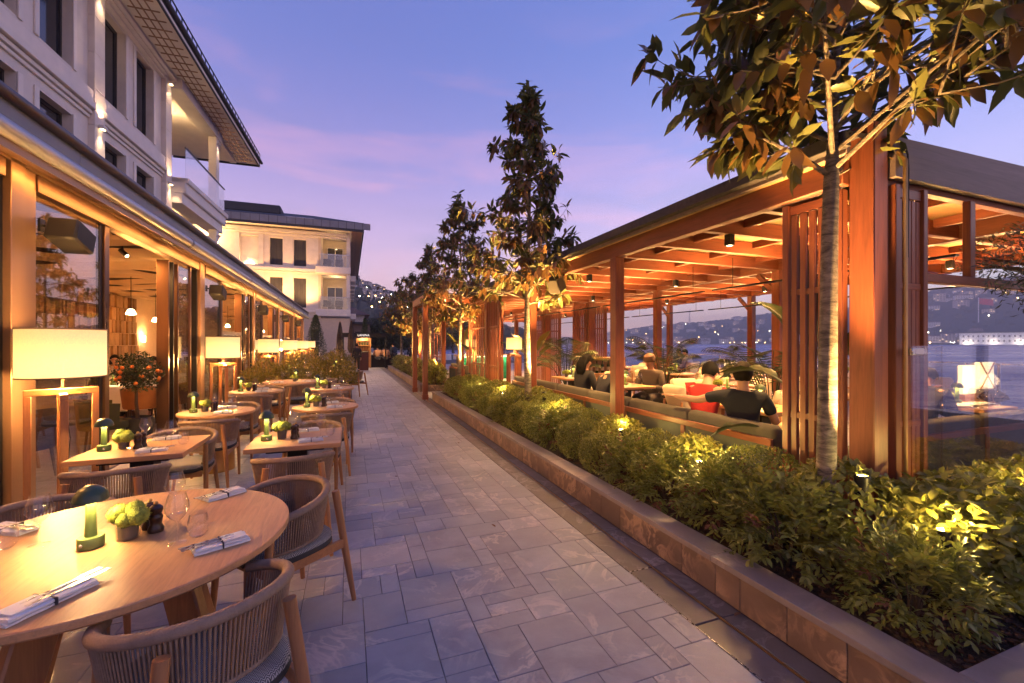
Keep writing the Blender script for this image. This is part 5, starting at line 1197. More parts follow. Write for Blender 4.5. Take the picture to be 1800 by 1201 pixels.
# ================================================================== tableware
TW = {}
def glass_profiles():
    TW['wine'] = MB().lathe([(.036, 0), (.034, .003), (.008, .006), (.0045, .012), (.004, .085), (.007, .095), (.026, .112), (.044, .14), (.0455, .155), (.042, .175), (.031, .215), (.0305, .215)], 22, cap=False).mesh('wine_glass', m_glass, ang=70)
    TW['tumb'] = MB().lathe([(.0, .002), (.022, .002), (.036, .018), (.041, .042), (.039, .075), (.032, .105)], 22, cap=False).mesh('tumbler', m_glass, ang=70)
    TW['tumb2'] = MB().lathe([(.0, .003), (.033, .003), (.035, .09)], 18, cap=False).mesh('straight_tumbler', m_glass, ang=50)
    TW['mill'] = MB().lathe([(.0, 0), (.026, 0), (.027, .012), (.025, .018), (.019, .03), (.022, .05), (.024, .055), (.023, .06), (.018, .07), (.024, .085), (.024, .095), (.014, .105), (0.0, .108)], 18).mesh('mill_body', m_mill)
    TW['knob'] = MB().lathe([(0, .106), (.006, .106), (.009, .113), (.006, .119), (0, .121)], 10).mesh('mill_knob', m_brass)
    TW['vase'] = MB().lathe([(.0, .001), (.042, .001), (.046, .085), (.0465, .085)], 24, cap=False).mesh('glass_vase', m_glass, ang=50)
    TW['lining'] = MB().lathe([(.0, .006), (.034, .006), (.039, .084), (0, .084)], 18).mesh('vase_lining', m_pot)
    r = random.Random(4); ms = []
    for q in range(2):
        mb = MB()
        for k in range(12):
            a = r.uniform(0, 6.3); d = r.uniform(.01, .062); mb.ball((d*math.cos(a), d*math.sin(a), .112-d*.3+r.uniform(-.012, .02)), r.uniform(.026, .040), n=16, m=10, jit=.07)
        ms.append(mb.mesh('moss', m_moss))
    TW['moss'] = ms; TW['tufts'] = []
    for me in ms:
        vs_ = np.array([v.co[:] for v in me.vertices]); ns_ = np.array([v.normal[:] for v in me.vertices]); ii = rng.integers(0, len(vs_), 2600)
        TW['tufts'].append(leaf_mesh('moss_tufts', vs_[ii]+rng.normal(0, .0016, (2600, 3)), ns_[ii]+rng.normal(0, .45, (2600, 3)), unit(2600), rng.uniform(.005, .010, 2600), .0028, m_tuft, .1, .1, fine=False))
    TW['fork'] = MB().beam((0, -.09, .004), (0, .03, .003), .008, .0025).beam((0, .03, .003), (0, .05, .0045), .020, .002).beam((-.0085, .05, .0045), (-.0085, .095, .006), .0028, .002).beam((-.003, .05, .0045), (-.003, .095, .006), .0028, .002).beam((.003, .05, .0045), (.003, .095, .006), .0028, .002).beam((.0085, .05, .0045), (.0085, .095, .006), .0028, .002).mesh('fork', m_steel)
    TW['knife'] = MB().beam((0, -.09, .004), (0, .0, .004), .011, .004).beam((0, .0, .004), (0, .105, .004), .018, .0018).mesh('knife', m_steel)
    # folded napkin: two soft layers, slightly bowed, tucked pocket
    mb = MB()
    for (w, l, z0, z1, dx) in ((.085, .20, 0, .011, 0), (.080, .19, .0115, .022, .003)):
        nx, ny = 7, 11; g = []
        for j in range(ny):
            for k in range(nx):
                x = (k/(nx-1)-.5)*w; y = (j/(ny-1)-.5)*l; e = min(k, nx-1-k); top = z1-(.006 if e == 0 else 0)+.0016*math.sin(j*1.3+k*.7+dx*900)+.002*math.cos(k*1.1); g.append((x+dx+.0015*math.sin(j*2.1), y, top))
        i = mb.vs(g); ib = mb.vs([(x, y, z0) for x, y, z in g])
        for j in range(ny-1):
            for k in range(nx-1): a = i+j*nx+k; mb.fc((a, a+1, a+nx+1, a+nx))
        for j in range(ny-1):
            for k, fl in ((0, 1), (nx-1, 0)):
                a = j*nx+k; q = (i+a, i+a+nx, ib+a+nx, ib+a); mb.fc(q if fl else q[::-1])
        for k in range(nx-1):
            for j, fl in ((0, 0), (ny-1, 1)):
                a = j*nx+k; q = (i+a, i+a+1, ib+a+1, ib+a); mb.fc(q[::-1] if fl else q)
    TW['napkin'] = mb.mesh('napkin_cloth', m_white, ang=60)
    TW['band'] = MB().b2(-.046, .047, -.0025, .0025, .0, .0245).mesh('napkin_band', mat('dark_band', (.02, .02, .03), .6))
    TW['flap'] = MB().beam((0, -.085, .0252), (0, -.004, .0252), .07, .004, .001).mesh('napkin_flap', m_white)
    TW['cap'] = MB().lathe([(.0, .262), (.022, .259), (.042, .246), (.056, .223), (.060, .20), (.058, .198), (.054, .212), (.0, .235)], 28).mesh('cap', m_green2, ang=50)
    TW['stemL'] = MB().lathe([(.021, .046), (.018, .12), (.016, .205)], 18, cap=False).mesh('stem', m_green)
    TW['baseL'] = MB().lathe([(.0, 0), (.042, 0), (.045, .003), (.045, .043), (.042, .047), (.0, .047)], 26).mesh('base', m_green)
    TW['btn'] = MB().lathe([(0, .003), (.006, .0025), (.0075, 0)], 10, cap=False).mesh('button', m_steel)
    TW['lens'] = MB().lathe([(.019, .2115), (.052, .2115)], 22, cap=False).mesh('lamp_lens', emis('table_lamp_lens', (1, .82, .42), 7))
m_tuft = leafm('moss_tuft', (.30, .34, .05), None, .5, .8, .3, (.48, .48, .09))
m_green2 = mat('green_cap_paint', (.045, .075, .04), .38, var=.05)
glass_profiles()
def item(kind, x, y, z, rz, label, group):
    if kind == 'wine': o = link('wine_glass', TW['wine'], None, (x, y, z), rz); tag(o, label, 'wine glass', group)
    elif kind == 'tumb': o = link('tumbler', TW['tumb'], None, (x, y, z), rz); tag(o, label, 'tumbler', group)
    elif kind == 'tumb2': o = link('tumbler', TW['tumb2'], None, (x, y, z), rz); tag(o, label, 'tumbler', group)
    elif kind == 'mill':
        o = thing('pepper_mill', label, 'pepper mill', (x, y, z), rz, group); o.scale = (1.15, 1.15, 1.15); link('body', TW['mill'], o); link('knob', TW['knob'], o)
    elif kind == 'vase':
        o = thing('moss_vase', label, 'vase', (x, y, z), rz, group); link('vase', TW['vase'], o); link('lining', TW['lining'], o); k_ = random.randrange(2); link('moss', TW['moss'][k_], o); link('moss_tufts', TW['tufts'][k_], o)['kind'] = 'stuff'
    elif kind == 'napkin':
        o = thing('folded_napkin', label, 'napkin', (x, y, z), rz, group); link('cloth', TW['napkin'], o); link('band', TW['band'], o, (0, .0, .0)); link('flap', TW['flap'], o); link('fork', TW['fork'], o, (-.014, .045, .0225)); link('knife', TW['knife'], o, (.016, .04, .0225))
    elif kind == 'lamp':
        o = thing('table_lamp', label, 'table lamp', (x, y, z), rz, group); link('cap', TW['cap'], o); link('stem', TW['stemL'], o); link('base', TW['baseL'], o); link('lens', TW['lens'], o); link('button', TW['btn'], o, (0, -.045, .022), (R(90), 0, 0))
        lamp('AREA', o, (0, 0, .205), 1.35, (1, .64, .26), .10)
    return o
ZT = .752
G_ = 'tableware on the terrace tables'
def lay(x, y, td, mirror=1, z=ZT, sp=1.0):
    """the same setting as on every two-seat table: lamp, moss, mills, two covers"""
    item('lamp', x-.25*sp, y-.06, z, R(20), 'green mushroom lamp on the '+td, 'mushroom table lamps')
    item('vase', x-.13*sp, y-.04, z, random.uniform(0, 6), 'moss in a glass vase on the '+td, 'moss vases')
    item('mill', x-.03*sp, y-.06, z, 0, 'nearer of the two pepper mills on the '+td, 'pepper mills'); item('mill', x-.02*sp, y+.0, z, 0, 'farther of the two pepper mills on the '+td, 'pepper mills')
    item('wine', x-.06*sp, y+.17, z, 0, 'wine glass at the far place on the '+td, G_); item('tumb', x+.02*sp, y+.22, z, 0, 'tumbler at the far place on the '+td, G_)
    item('wine', x+.19*sp, y-.04, z, 0, 'wine glass at the near place on the '+td, G_); item('tumb', x+.27*sp, y-.02, z, 0, 'tumbler at the near place on the '+td, G_)
    item('napkin', x+.12*sp, y-.22, z, R(-80), 'folded napkin at the near place on the '+td, 'folded napkins'); item('napkin', x+.06*sp, y+.27, z, R(95), 'folded napkin at the far place on the '+td, 'folded napkins')
# T1: big round table in the foreground
t1 = round_table('large round oak table in the foreground on splayed plank legs', -.96, 2.41, .675, None, 'plank'); 
TD = 'large foreground table'
item('lamp', -1.03, 2.355, ZT, R(-20), 'green mushroom lamp on the '+TD, 'mushroom table lamps'); item('vase', -.92, 2.40, ZT, 0, 'moss in a glass vase on the '+TD, 'moss vases')
item('mill', -.835, 2.445, ZT, 0, 'nearer of the two pepper mills on the '+TD, 'pepper mills'); item('mill', -.875, 2.495, ZT, 0, 'farther of the two pepper mills on the '+TD, 'pepper mills')
item('wine', -1.25, 2.46, ZT, 0, 'wine glass left of the green lamp on the '+TD, G_); item('wine', -.70, 2.27, ZT, 0, 'wine glass right of the pepper mills on the '+TD, G_); item('wine', -.83, 2.66, ZT, 0, 'wine glass at the back of the '+TD, G_)
item('tumb', -.635, 2.315, ZT, 0, 'tumbler beside the nearer napkin on the '+TD, G_); item('tumb', -1.36, 2.46, ZT, 0, 'tumbler at the left edge of the photo on the '+TD, G_)
item('napkin', -.515, 2.175, ZT, R(115), 'folded napkin with cutlery at the right edge of the '+TD, 'folded napkins'); item('napkin', -.665, 2.875, ZT, R(130), 'folded napkin with cutlery at the back of the '+TD, 'folded napkins')
o = item('napkin', -.95, 1.90, ZT, R(-32), 'folded napkin with fork at the front edge of the '+TD, 'folded napkins'); o.scale = (1.1, 1.25, 1)
item('napkin', -1.46, 2.68, ZT, R(-120), 'folded napkin at the far left of the '+TD, 'folded napkins')
chair(-.50, 1.86, 33, 'rope back chair nearest the camera, pulled up to the large foreground table')
chair(-.40, 2.88, 130, 'rope back chair at the walkway side of the large foreground table')
chair(-1.47, 2.94, 225, 'rope back chair at the far left of the large foreground table')
chair(-1.75, 2.0, -65, 'rope back chair at the left of the large foreground table, mostly out of frame')
specs = [('s', -1.60, 4.48, 'square table by the nearest floor lamp'), ('s', -.44, 4.43, 'square table beside the walkway'), ('r', -1.58, 6.5, 'first round table by the glass front'), ('r', -.30, 6.50, 'first round table beside the walkway'), ('r', -1.58, 9.0, 'second round table by the glass front'), ('r', -.33, 9.05, 'second round table beside the walkway')]
for k, (kd, x, y, td) in enumerate(specs):
    if kd == 's': square_table('pale oak '+td, x, y, .74)
    else: round_table('pale oak '+td+', on a brass drum', x, y, .42)
    random.seed(50+k); lay(x, y, td, 1, ZT, 1.0 if kd == 's' else .95)
    chair(x+.04+random.uniform(-.03, .03), y-.55, random.uniform(-6, 6), 'rope back chair on the near side of the '+td); chair(x+.05+random.uniform(-.03, .05), y+.55, 180+random.uniform(-8, 8), 'rope back chair on the far side of the '+td)
t8 = round_table('big round table in front of the hedge planters', -1.2, 10.95, .60, None, 'plank')
td = 'big round table by the hedges'
item('lamp', -1.15, 11.05, ZT, 0, 'green mushroom lamp on the '+td, 'mushroom table lamps'); item('vase', -1.16, 10.88, ZT, 0, 'moss in a glass vase on the '+td, 'moss vases')
for k, (x, y) in enumerate([(-1.42, 11.1), (-.92, 11.15), (-.85, 10.95)]): item('wine', x, y, ZT, 0, ['left', 'middle', 'right'][k]+' wine glass on the '+td, G_)
item('tumb', -1.55, 10.9, ZT, 0, 'tumbler on the '+td, G_); item('napkin', -1.45, 10.65, ZT, R(-50), 'left napkin on the '+td, 'folded napkins'); item('napkin', -.9, 10.7, ZT, R(50), 'right napkin on the '+td, 'folded napkins')
chair(-1.0, 10.28, 10, 'rope back chair at the near side of the big round table by the hedges'); chair(-1.85, 10.7, -70, 'rope back chair at the left of the big round table by the hedges'); chair(-.55, 11.25, 110, 'rope back chair at the right of the big round table by the hedges')
# tables past the hedges
for k, (x, y) in enumerate([(-1.6, 14.6), (-.35, 14.7), (-1.6, 17.0), (-.35, 17.2)]):
    td = ['nearer left', 'nearer right', 'farther left', 'farther right'][k]+' table past the hedge planters'
    round_table('round oak '+td, x, y, .42); item('lamp', x-.1, y, ZT, 0, 'green mushroom lamp on the '+td, 'mushroom table lamps'); item('wine', x+.15, y-.1, ZT, 0, 'wine glass on the '+td, G_)
    chair(x+.05, y-.55, 5, 'rope back chair on the near side of the '+td); chair(x+.05, y+.55, 175, 'rope back chair on the far side of the '+td)
chair(.12, 14.1, 60, 'rope back chair standing at the walkway edge just past the tall hedge planter')

# ================================================================== floor lamps
def floor_lamp(label, x, y, rz, z=0, D=.55, H=.40, zb=1.335, e=30, cedar=False):
    t = thing('floor_lamp', label, 'floor lamp', (x, y, z), rz, 'drum shade floor lamps'); w = .20; m1, m2 = (m_ced['z'], m_ced['x']) if cedar else (m_oakl, m_oaklx)
    for a in (R(20), R(110)):
        c, s = math.cos(a), math.sin(a); zt = 1.235 if a < 1 else 1.20
        for g in (-1, 1): MB().box(g*w*c, g*w*s, zt/2-.025, .045, .05, zt-.05, a, .003).build('leg', m1, t)
        MB().box(0, 0, zt-.025, 2*w+.045, .05, .05, a, .003).build('top_bar', m2, t)
        MB().box(0, 0, .025 if a < 1 else .026, 2*w-.05, .045, .045, a, .003).build('foot_bar', m2, t)
    MB().tube([(0, 0, 1.2), (0, 0, zb+.22)], .009, 8).build('rod', m_brass, t)
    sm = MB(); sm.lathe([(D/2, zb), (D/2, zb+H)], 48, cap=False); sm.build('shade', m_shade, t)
    MB().tube([(D/2*math.cos(2*math.pi*k/40), D/2*math.sin(2*math.pi*k/40), zb) for k in range(40)], .006, 6, closed=True).tube([(D/2*math.cos(2*math.pi*k/40), D/2*math.sin(2*math.pi*k/40), zb+H) for k in range(40)], .006, 6, closed=True).build('shade_rim', mat_rim, t)
    for g in range(3): a = g*2.1; MB().ball((.10*math.cos(a), .10*math.sin(a), zb+.03), .028, n=10, m=8).build('bulb_globe', m_bulb, t)
    MB().tube([(0, .02, 1.2), (.03, .06, .8), (.0, .05, .35), (.04, .10, .02)], .004, 5).build('cord', m_black, t)
    lamp('POINT', t, (0, 0, zb-.04), e*1.3, (1, .50, .15), .07); lamp('POINT', t, (0, 0, zb+H-.05), e*.6, (1, .50, .15), .07); return t
m_oakl = wood('lamp_frame_z', (.40, .17, .06), 'z', .4, 1.3, .2, .12); m_oaklx = wood('lamp_frame_x', (.40, .17, .06), 'x', .4, 1.3, .2, .12); mat_rim = mat('shade_rim', (.35, .22, .10), .7)
for k in range(6):
    floor_lamp(['nearest floor lamp, with a big drum shade, at the left of the photo', 'second floor lamp along the glass front', 'third floor lamp along the glass front', 'fourth floor lamp along the glass front', 'fifth floor lamp along the glass front', 'farthest floor lamp along the glass front'][k], -2.27, 4.76+4.98*k, R(8), e=46)
floor_lamp('big floor lamp on the pergola terrace beside the second magnolia trunk', 3.95, 10.35, R(15), .12, .40, .30, e=20, cedar=True)
floor_lamp('far floor lamp under the pergola beside the green bar', 4.35, 16.0, R(15), .12, .40, .30, e=14, cedar=True)

# ================================================================== pergola furniture
def banquette(label, x, ya, yb, z=.12, face=1):
    t = thing('banquette_bench', label, 'bench', (x, (ya+yb)/2, z), 0, 'banquette benches along the pergola edge'); L = yb-ya; n = max(1, round(L/1.15)); w = L/n
    MB().b2(-.0, .035, -L/2, L/2, .60, .66, .004).build('top_rail', m_ced['y'], t); MB().b2(.0, .035, -L/2, L/2, .02, .08, .004).build('bottom_rail', m_ced['y'], t); MB().b2(.035, .62, -L/2, L/2, .05, .30, .01).build('seat_box', m_panel, t)
    for k in range(n+1): MB().b2(.0, .036, -L/2+k*w-.03, -L/2+k*w+.03, .081, .599, .003).build('stile', m_ced['z'], t)
    for k in range(n):
        a, b_ = -L/2+k*w, -L/2+(k+1)*w
        MB().b2(.012, .03, a+.032, b_-.032, .081, .599).build('back_panel', m_panel, t); MB().b2(.04, .19, a+.008, b_-.008, .36, .765, .05).build('back_cushion', m_olive, t, ang=60); MB().b2(.16, .66, a+.008, b_-.008, .30, .43, .04).build('seat_cushion', m_olive, t, ang=60)
    return t
banquette('long grey-green banquette along the planter where the two men sit', 3.42, 2.72, 9.1)
banquette('short banquette behind the front slatted screen', 3.42, 13.5, 15.6)
bq = banquette('banquette behind the glass wind screen at the right edge', 0, -2.0, 2.0); bq.location = (6.6, 2.35, .12); bq.rotation_euler = (0, 0, R(90)); bq['label'] = 'banquette behind the glass wind screen at the right edge'
def arm_chair(label, x, y, deg):
    t = dup(AC, (x, y, .12), R(deg), label) if AC_used[0] else AC
    if not AC_used[0]: AC.location = (x, y, .12); AC.rotation_euler = (0, 0, R(deg)); AC['label'] = label; AC_used[0] = True
    return t
AC = thing('cushioned_armchair', 'x', 'armchair', (0, 0, 0), 0, 'cushioned armchairs under the pergola'); AC_used = [False]
for s in (-1, 1):
    MB().tube([(s*.27, .26, 0), (s*.27, .24, .58)], [.014, .018], 8).build('leg', m_teak, AC); MB().tube([(s*.24, -.32, 0), (s*.24, -.27, .62)], [.014, .018], 8).build('leg', m_teak, AC)
    MB().tube([(s*.27, .25, .58), (s*.29, .0, .60), (s*.25, -.24, .66)], .017, 8).build('armrest', m_teakx, AC)
MB().tube([(-.25, -.24, .66), (-.12, -.31, .70), (.12, -.31, .70), (.25, -.24, .66)], .017, 8).build('back_rail', m_teakx, AC); MB().box(0, 0, .36, .50, .50, .04, 0, .01).build('seat_frame', m_teakx, AC)
MB().box(0, .02, .43, .50, .50, .12, 0, .05).build('seat_cushion', m_cream, AC, ang=60); mb = MB(); mb.beam((0, -.14, .46), (0, -.27, .84), .50, .14, .06); mb.build('back_cushion', m_cream, AC, ang=60)
random.seed(66); ZP = .872
def pl_setting(x, y, td, r=.25):
    item('lamp', x, y, ZP, 0, 'green mushroom lamp on the '+td, 'mushroom table lamps'); item('vase', x-.14, y+.06, ZP, 0, 'moss in a glass vase on the '+td, 'moss vases')
    for k, (dx, dy) in enumerate(((.18, .16), (.2, -.15), (-.12, -.2))): item('wine', x+dx*r*4, y+dy*r*4, ZP, 0, ['seaward', 'near', 'inner'][k]+' wine glass on the '+td, G_)
    item('tumb2', x+.05, y-.15, ZP, 0, 'straight tumbler on the '+td, G_); item('napkin', x+.1, y+.2, ZP, R(40), 'napkin on the '+td, 'folded napkins')
PT = [('s', 4.55, 3.75, 'table of the two men on the banquette'), ('s', 4.6, 6.5, 'table where the capped guest sits'), ('s', 4.6, 8.4, 'table at the far end of the long banquette'), ('r', 6.9, 5.9, 'round table behind the bushy palm'), ('r', 7.6, 8.6, 'round table in the middle of the terrace'), ('r', 7.9, 6.6, 'round table right of mid terrace'), ('r', 10.6, 9.6, 'seaside table past the pergola edge'), ('r', 10.9, 12.6, 'seaside table of the woman in white'), ('r', 8.0, 11.6, 'round table left of mid terrace'), ('s', 7.0, 3.05, 'table behind the glass wind screen'), ('r', 9.6, 4.9, 'table at the seaward pergola corner'), ('r', 5.7, 5.3, 'round table between banquette and palm'), ('r', 9.4, 7.7, 'round table under the seaward eave'), ('r', 11.6, 7.0, 'table by the balustrade')]
for kd, x, y, td in PT:
    if kd == 's': square_table('dark oak '+td, x, y, .70, 'terrace tables under the pergola', .12, d=.78)
    else: round_table('oak '+td, x, y, .48, 'terrace tables under the pergola', 'plank', .12)
    pl_setting(x, y, td)
    if 'glass wind' in td:
        for q in range(3): item('wine', x-.2+.2*q, y-.3, ZP, 0, ['left', 'middle', 'right'][q]+' wine glass of the front row on the '+td, G_)
        for q in range(3): tag(MB().lathe([(0, .004), (.07, .004), (.115, .016), (.11, .018), (.07, .008), (0, .008)], 24).build('dinner_plate', m_white, None, (x-.24+.24*q, y-.12, ZP)), ['left', 'middle', 'right'][q]+' white dinner plate on the '+td, 'plate', 'dinner plates')
    if kd == 's' and x < 5: arm_chair('cream armchair facing the banquette at the '+td, x+.68, y-.05, 90+random.uniform(-12, 12)) if 'capped' not in td else None
    elif kd == 'r':
        for q, nm in ((0, 'on the seaward side'), (90, 'on the far side'), (180, 'on the walkway side'), (270, 'on the near side')): 
            if random.random() < .85: arm_chair('cream armchair '+nm+' of the '+td, x+.78*math.cos(R(q)), y+.78*math.sin(R(q)), q+90+random.uniform(-15, 15))
# wine bottle on the capped guest's table
def bottle(label, x, y, z): 
    t = thing('wine_bottle', label, 'bottle', (x, y, z), 0); MB().lathe([(0, 0), (.036, 0), (.038, .01), (.038, .19), (.03, .22), (.014, .245), (.0135, .30), (0, .30)], 16).build('bottle', m_bot, t); MB().lathe([(.0385, .06), (.0385, .15)], 16, cap=False).build('paper_label', m_cream, t)
m_bot = mat('bottle_green', (.02, .05, .015), .1)
bottle('dark green wine bottle on the capped guest table', 4.42, 6.35, ZP)
# sideboard at the slatted screen
sb = thing('waiter_sideboard', 'wooden waiter sideboard with bottles in front of the slatted screens', 'sideboard', (6.0, 9.55, .12), R(0))
MB().b2(-.62, -.585, -.22, .22, 0, 1.1, .005).b2(.585, .62, -.22, .22, 0, 1.1, .005).b2(-.584, .584, .18, .22, 0, 1.1).build('carcass', m_teak, sb); MB().b2(-.584, .584, -.22, .179, .70, .74, .004).b2(-.584, .584, -.22, .179, .30, .33).build('shelf', m_teakx, sb); MB().b2(-.58, -.01, -.225, -.19, .34, .695, .004).b2(.01, .58, -.225, -.19, .34, .695, .004).build('drawer_front', m_teakx, sb); MB().b2(-.63, .63, -.23, .23, 1.101, 1.13, .004).build('top', m_teakx, sb)
for k in range(4): bottle(['first', 'second', 'third', 'fourth'][k]+' bottle from the left on the waiter sideboard', 5.7+k*.17, 9.5, .862)
for o in bpy.data.objects:
    if o.name.startswith('wine_bottle') and o.parent is None: o['category'] = 'bottle'
# green tiled bar at the far end
br = thing('green_bar', 'lit bar with green ribbed front under the far end of the pergola', 'bar', (5.3, 17.0, .12), R(15)); m_gt = mat('green_tile', (.02, .22, .13), .2, var=.2)
MB().b2(-1.1, 1.1, 0, .6, 0, .96).build('carcass', m_panel, br); MB().b2(-1.18, 1.18, -.12, .66, .962, 1.02, .006).build('counter', m_cream, br); MB().b2(-1.1, 1.1, -.10, -.08, .94, .955).build('led_strip', m_led, br)
rib = MB().lathe([(.034, 0), (.034, .93)], 10).mesh('rib', m_gt)
for k in range(31): link('rib', rib, br, (-1.08+k*.072, -.01, 0))
lamp('AREA', br, (0, -.16, .92), 10, (1, .75, .35), 2.0, (R(25), 0, 0), .03)
# lantern glowing near the balustrade
ln = thing('floor_lantern', 'glowing crossed-frame lantern near the glass balustrade', 'lantern', (11.6, 10.6, .12)); MB().b2(-.17, .17, -.17, .17, .38, .86, .02).build('diffuser', emis('lantern_glow', (1, .75, .4), 1.0), ln)
mb = MB(); 
for s in (-1, 1): mb.beam((-.18*s, -.185, .36), (.18*s, -.185, .88), .015, .012).beam((-.18*s, .185, .36), (.18*s, .185, .88), .015, .012)
mb.build('crossed_frame', m_teak, ln); MB().b2(-.18, .18, -.18, .18, .0, .37).build('stand', m_teak, ln); lamp('POINT', ln, (-.4, -.3, .7), 12, (1, .62, .28), .1)
ln2 = thing('floor_lantern', 'pair of glowing lantern panels behind the glass wind screen', 'lantern', (8.9, 3.75, .12)); MB().b2(-.22, .16, -.03, .03, .72, 1.16, .01).b2(.24, .66, -.03, .03, .78, 1.2, .01).build('diffuser', emis('lantern_glow_b', (1, .8, .5), .45), ln2); mb = MB()
for s in (-1, 1): mb.beam((.45-.2*s, -.04, .78), (.45+.2*s, -.04, 1.2), .015, .012)
mb.build('crossed_frame', m_teak, ln2); MB().b2(-.2, .64, -.05, .05, .0, .72).build('stand', m_teak, ln2); lamp('POINT', ln2, (-.1, -.3, .95), 9, (1, .66, .34), .1)
fan = thing('folding_fan', 'dark open hand fan standing on the table behind the glass wind screen', 'fan', (7.3, 2.85, .872), R(-40)); fan.scale = (.62, .62, .62); mb = MB(); n = 18; pv_ = None
for k in range(n+1):
    a = R(20+140*k/n); yy = .006*(1 if k % 2 else -1); i = mb.vs([(.05*math.cos(a), yy, .05*math.sin(a)+.02), (.27*math.cos(a), yy, .27*math.sin(a)+.02)])
    if pv_ is not None: mb.fc((pv_, pv_+1, i+1, i))
    pv_ = i
mb.build('leaf', m_mill, fan, ang=10); MB().tube([(0, 0, 0), (0, 0, .12)], .008, 6).lathe([(0, 0), (.05, 0), (.05, .012), (0, .012)], 12).build('stand', m_teak, fan)

# ================================================================== restaurant interior furniture
def cloth_table(label, x, y, r=.5):
    t = thing('cloth_table', label, 'table', (x, y, .015), 0, 'white clothed tables in the restaurant'); mb = MB(); n = 40; rings = []
    for (rr_, z, wv) in ((.02, .745, 0), (r*.97, .745, 0), (r, .735, 0), (r*1.03, .5, .02), (r*1.06, .28, .045)): rings.append(mb.vs([((rr_+wv*math.sin(k*2*math.pi/n*9))*math.cos(2*math.pi*k/n), (rr_+wv*math.sin(k*2*math.pi/n*9))*math.sin(2*math.pi*k/n), z) for k in range(n)]))
    for a, b_ in zip(rings, rings[1:]):
        for j in range(n): mb.fc((a+j, b_+j, b_+(j+1) % n, a+(j+1) % n))
    mb.build('cloth', m_white, t, ang=60); MB().lathe([(.25, 0), (.25, .02), (.05, .04), (.05, .72)], 14).build('pedestal', m_dark, t); return t
def tub_chair(label, x, y, deg, mt):
    t = thing('tub_chair', label, 'chair', (x, y, .015), R(deg), 'upholstered chairs in the restaurant'); mb = MB(); n = 24; pr = None
    for k in range(n+1):
        a = R(20-220*k/n); q = .30; i = mb.vs([(q*math.cos(a), q*math.sin(a), .40), (q*1.12*math.cos(a), q*1.12*math.sin(a), .80-.14*abs(k/n-.5)), (q*.98*math.cos(a), q*.98*math.sin(a), .80-.14*abs(k/n-.5)), (q*.86*math.cos(a), q*.86*math.sin(a), .40)])
        if pr is not None:
            for j in range(4): mb.fc((pr+j, i+j, i+(j+1) % 4, pr+(j+1) % 4))
        pr = i
    mb.build('back', mt, t, ang=50); MB().lathe([(0, .36), (.29, .36), (.3, .40), (.29, .46), (0, .475)], 22).build('seat', mt, t)
    for sx in (-1, 1):
        for sy in (-1, 1): MB().tube([(sx*.22, sy*.2, 0), (sx*.19, sy*.17, .37)], [.012, .018], 8).build('leg', m_mill, t)
cloth_table('white clothed table seen through the nearest pane', -3.9, 6.0, .45); cloth_table('white clothed table behind the orange tree', -4.25, 11.1, .60); cloth_table('white clothed table deep in the restaurant', -5.2, 13.2, .6); cloth_table('white clothed table behind the third floor lamp', -4.2, 14.5, .5); cloth_table('white clothed table behind the fourth floor lamp', -4.2, 18.5, .5)
tub_chair('dark blue-grey tub chair behind the nearest pane', -3.6, 6.75, 150, m_curtain); tub_chair('grey tub chair at the left behind the nearest pane', -3.5, 5.35, 20, m_olive); tub_chair('cognac leather tub chair left of the orange tree', -3.72, 10.3, 25, m_brown); tub_chair('cognac leather tub chair right of the orange tree', -3.45, 10.75, 70, m_brown); tub_chair('moss green velvet tub chair at the open restaurant front', -3.35, 8.05, -60, m_moss_velvet)
for k, (x, y) in enumerate([(-4.1, 10.95), (-4.35, 11.3), (-4.3, 10.8), (-3.85, 5.95), (-5.1, 13.0)]): item('wine', x, y, .765, 0, ordn(k)+' wine glass on the white cloths inside the restaurant', G_)
item('lamp', -4.5, 11.1, .765, 0, 'green mushroom lamp on the white cloth inside the restaurant', 'mushroom table lamps')

# ================================================================== far end: booth, parasols, seating, sign
sg = thing('sign_canopy', 'dark canopy sign board reading LANINA over the booth', 'sign', (.9, 28.8, 0)); 
MB().b2(-1.3, 1.35, 0, .5, 1.98, 2.25, .01).build('board', m_black, sg)
for x in (-1.25, 1.3): MB().b2(x-.04, x+.04, .2, .28, 0, 1.98, .005).build('post', m_dark, sg)
lamp('AREA', sg, (0, .25, 1.95), 16, (1, .6, .25), 2.2, (0, 0, 0), .2)  # fill lamp added under the board to light the people nearby
fc = bpy.data.curves.new('lettering', 'FONT'); fc.body = 'LANINA'; fc.size = .19; fc.extrude = .004; fc.space_character = 1.05; fo = bpy.data.objects.new('lettering_tmp', fc); COL.objects.link(fo); bpy.context.view_layer.update()
lm_ = bpy.data.meshes.new_from_object(fo.evaluated_get(bpy.context.evaluated_depsgraph_get())); COL.objects.unlink(fo); bpy.data.objects.remove(fo); lm_.materials.clear(); lm_.materials.append(emis('sign_letters', (1, .95, .9), .38))
link('lettering', lm_, sg, (-.42, -.006, 2.045), (R(90), 0, 0))
bo = thing('host_booth', 'dark wood host booth with lit shelves under the sign', 'booth', (.85, 29.4, 0)); MB().b2(-.42, .46, .6, .7, 0, 1.95).b2(-.42, -.36, 0, .6, .0, 1.95).b2(.40, .46, 0, .6, 0, 1.95).build('carcass', m_teak, bo)
for z in (1.15, 1.45, 1.75): MB().b2(-.36, .40, .2, .6, z, z+.025).build('shelf', m_teakx, bo)
for k in range(9): MB().lathe([(0, 0), (.035, 0), (.035, .16), (.012, .2), (0, .24)], 8, (-.3+.08*k, .4, 1.176+.3*(k % 2))).build('shelf_bottle', [m_brass, m_bot][k % 2], bo)
lamp('POINT', bo, (.0, .1, 1.85), 26, (1, .6, .25), .08)
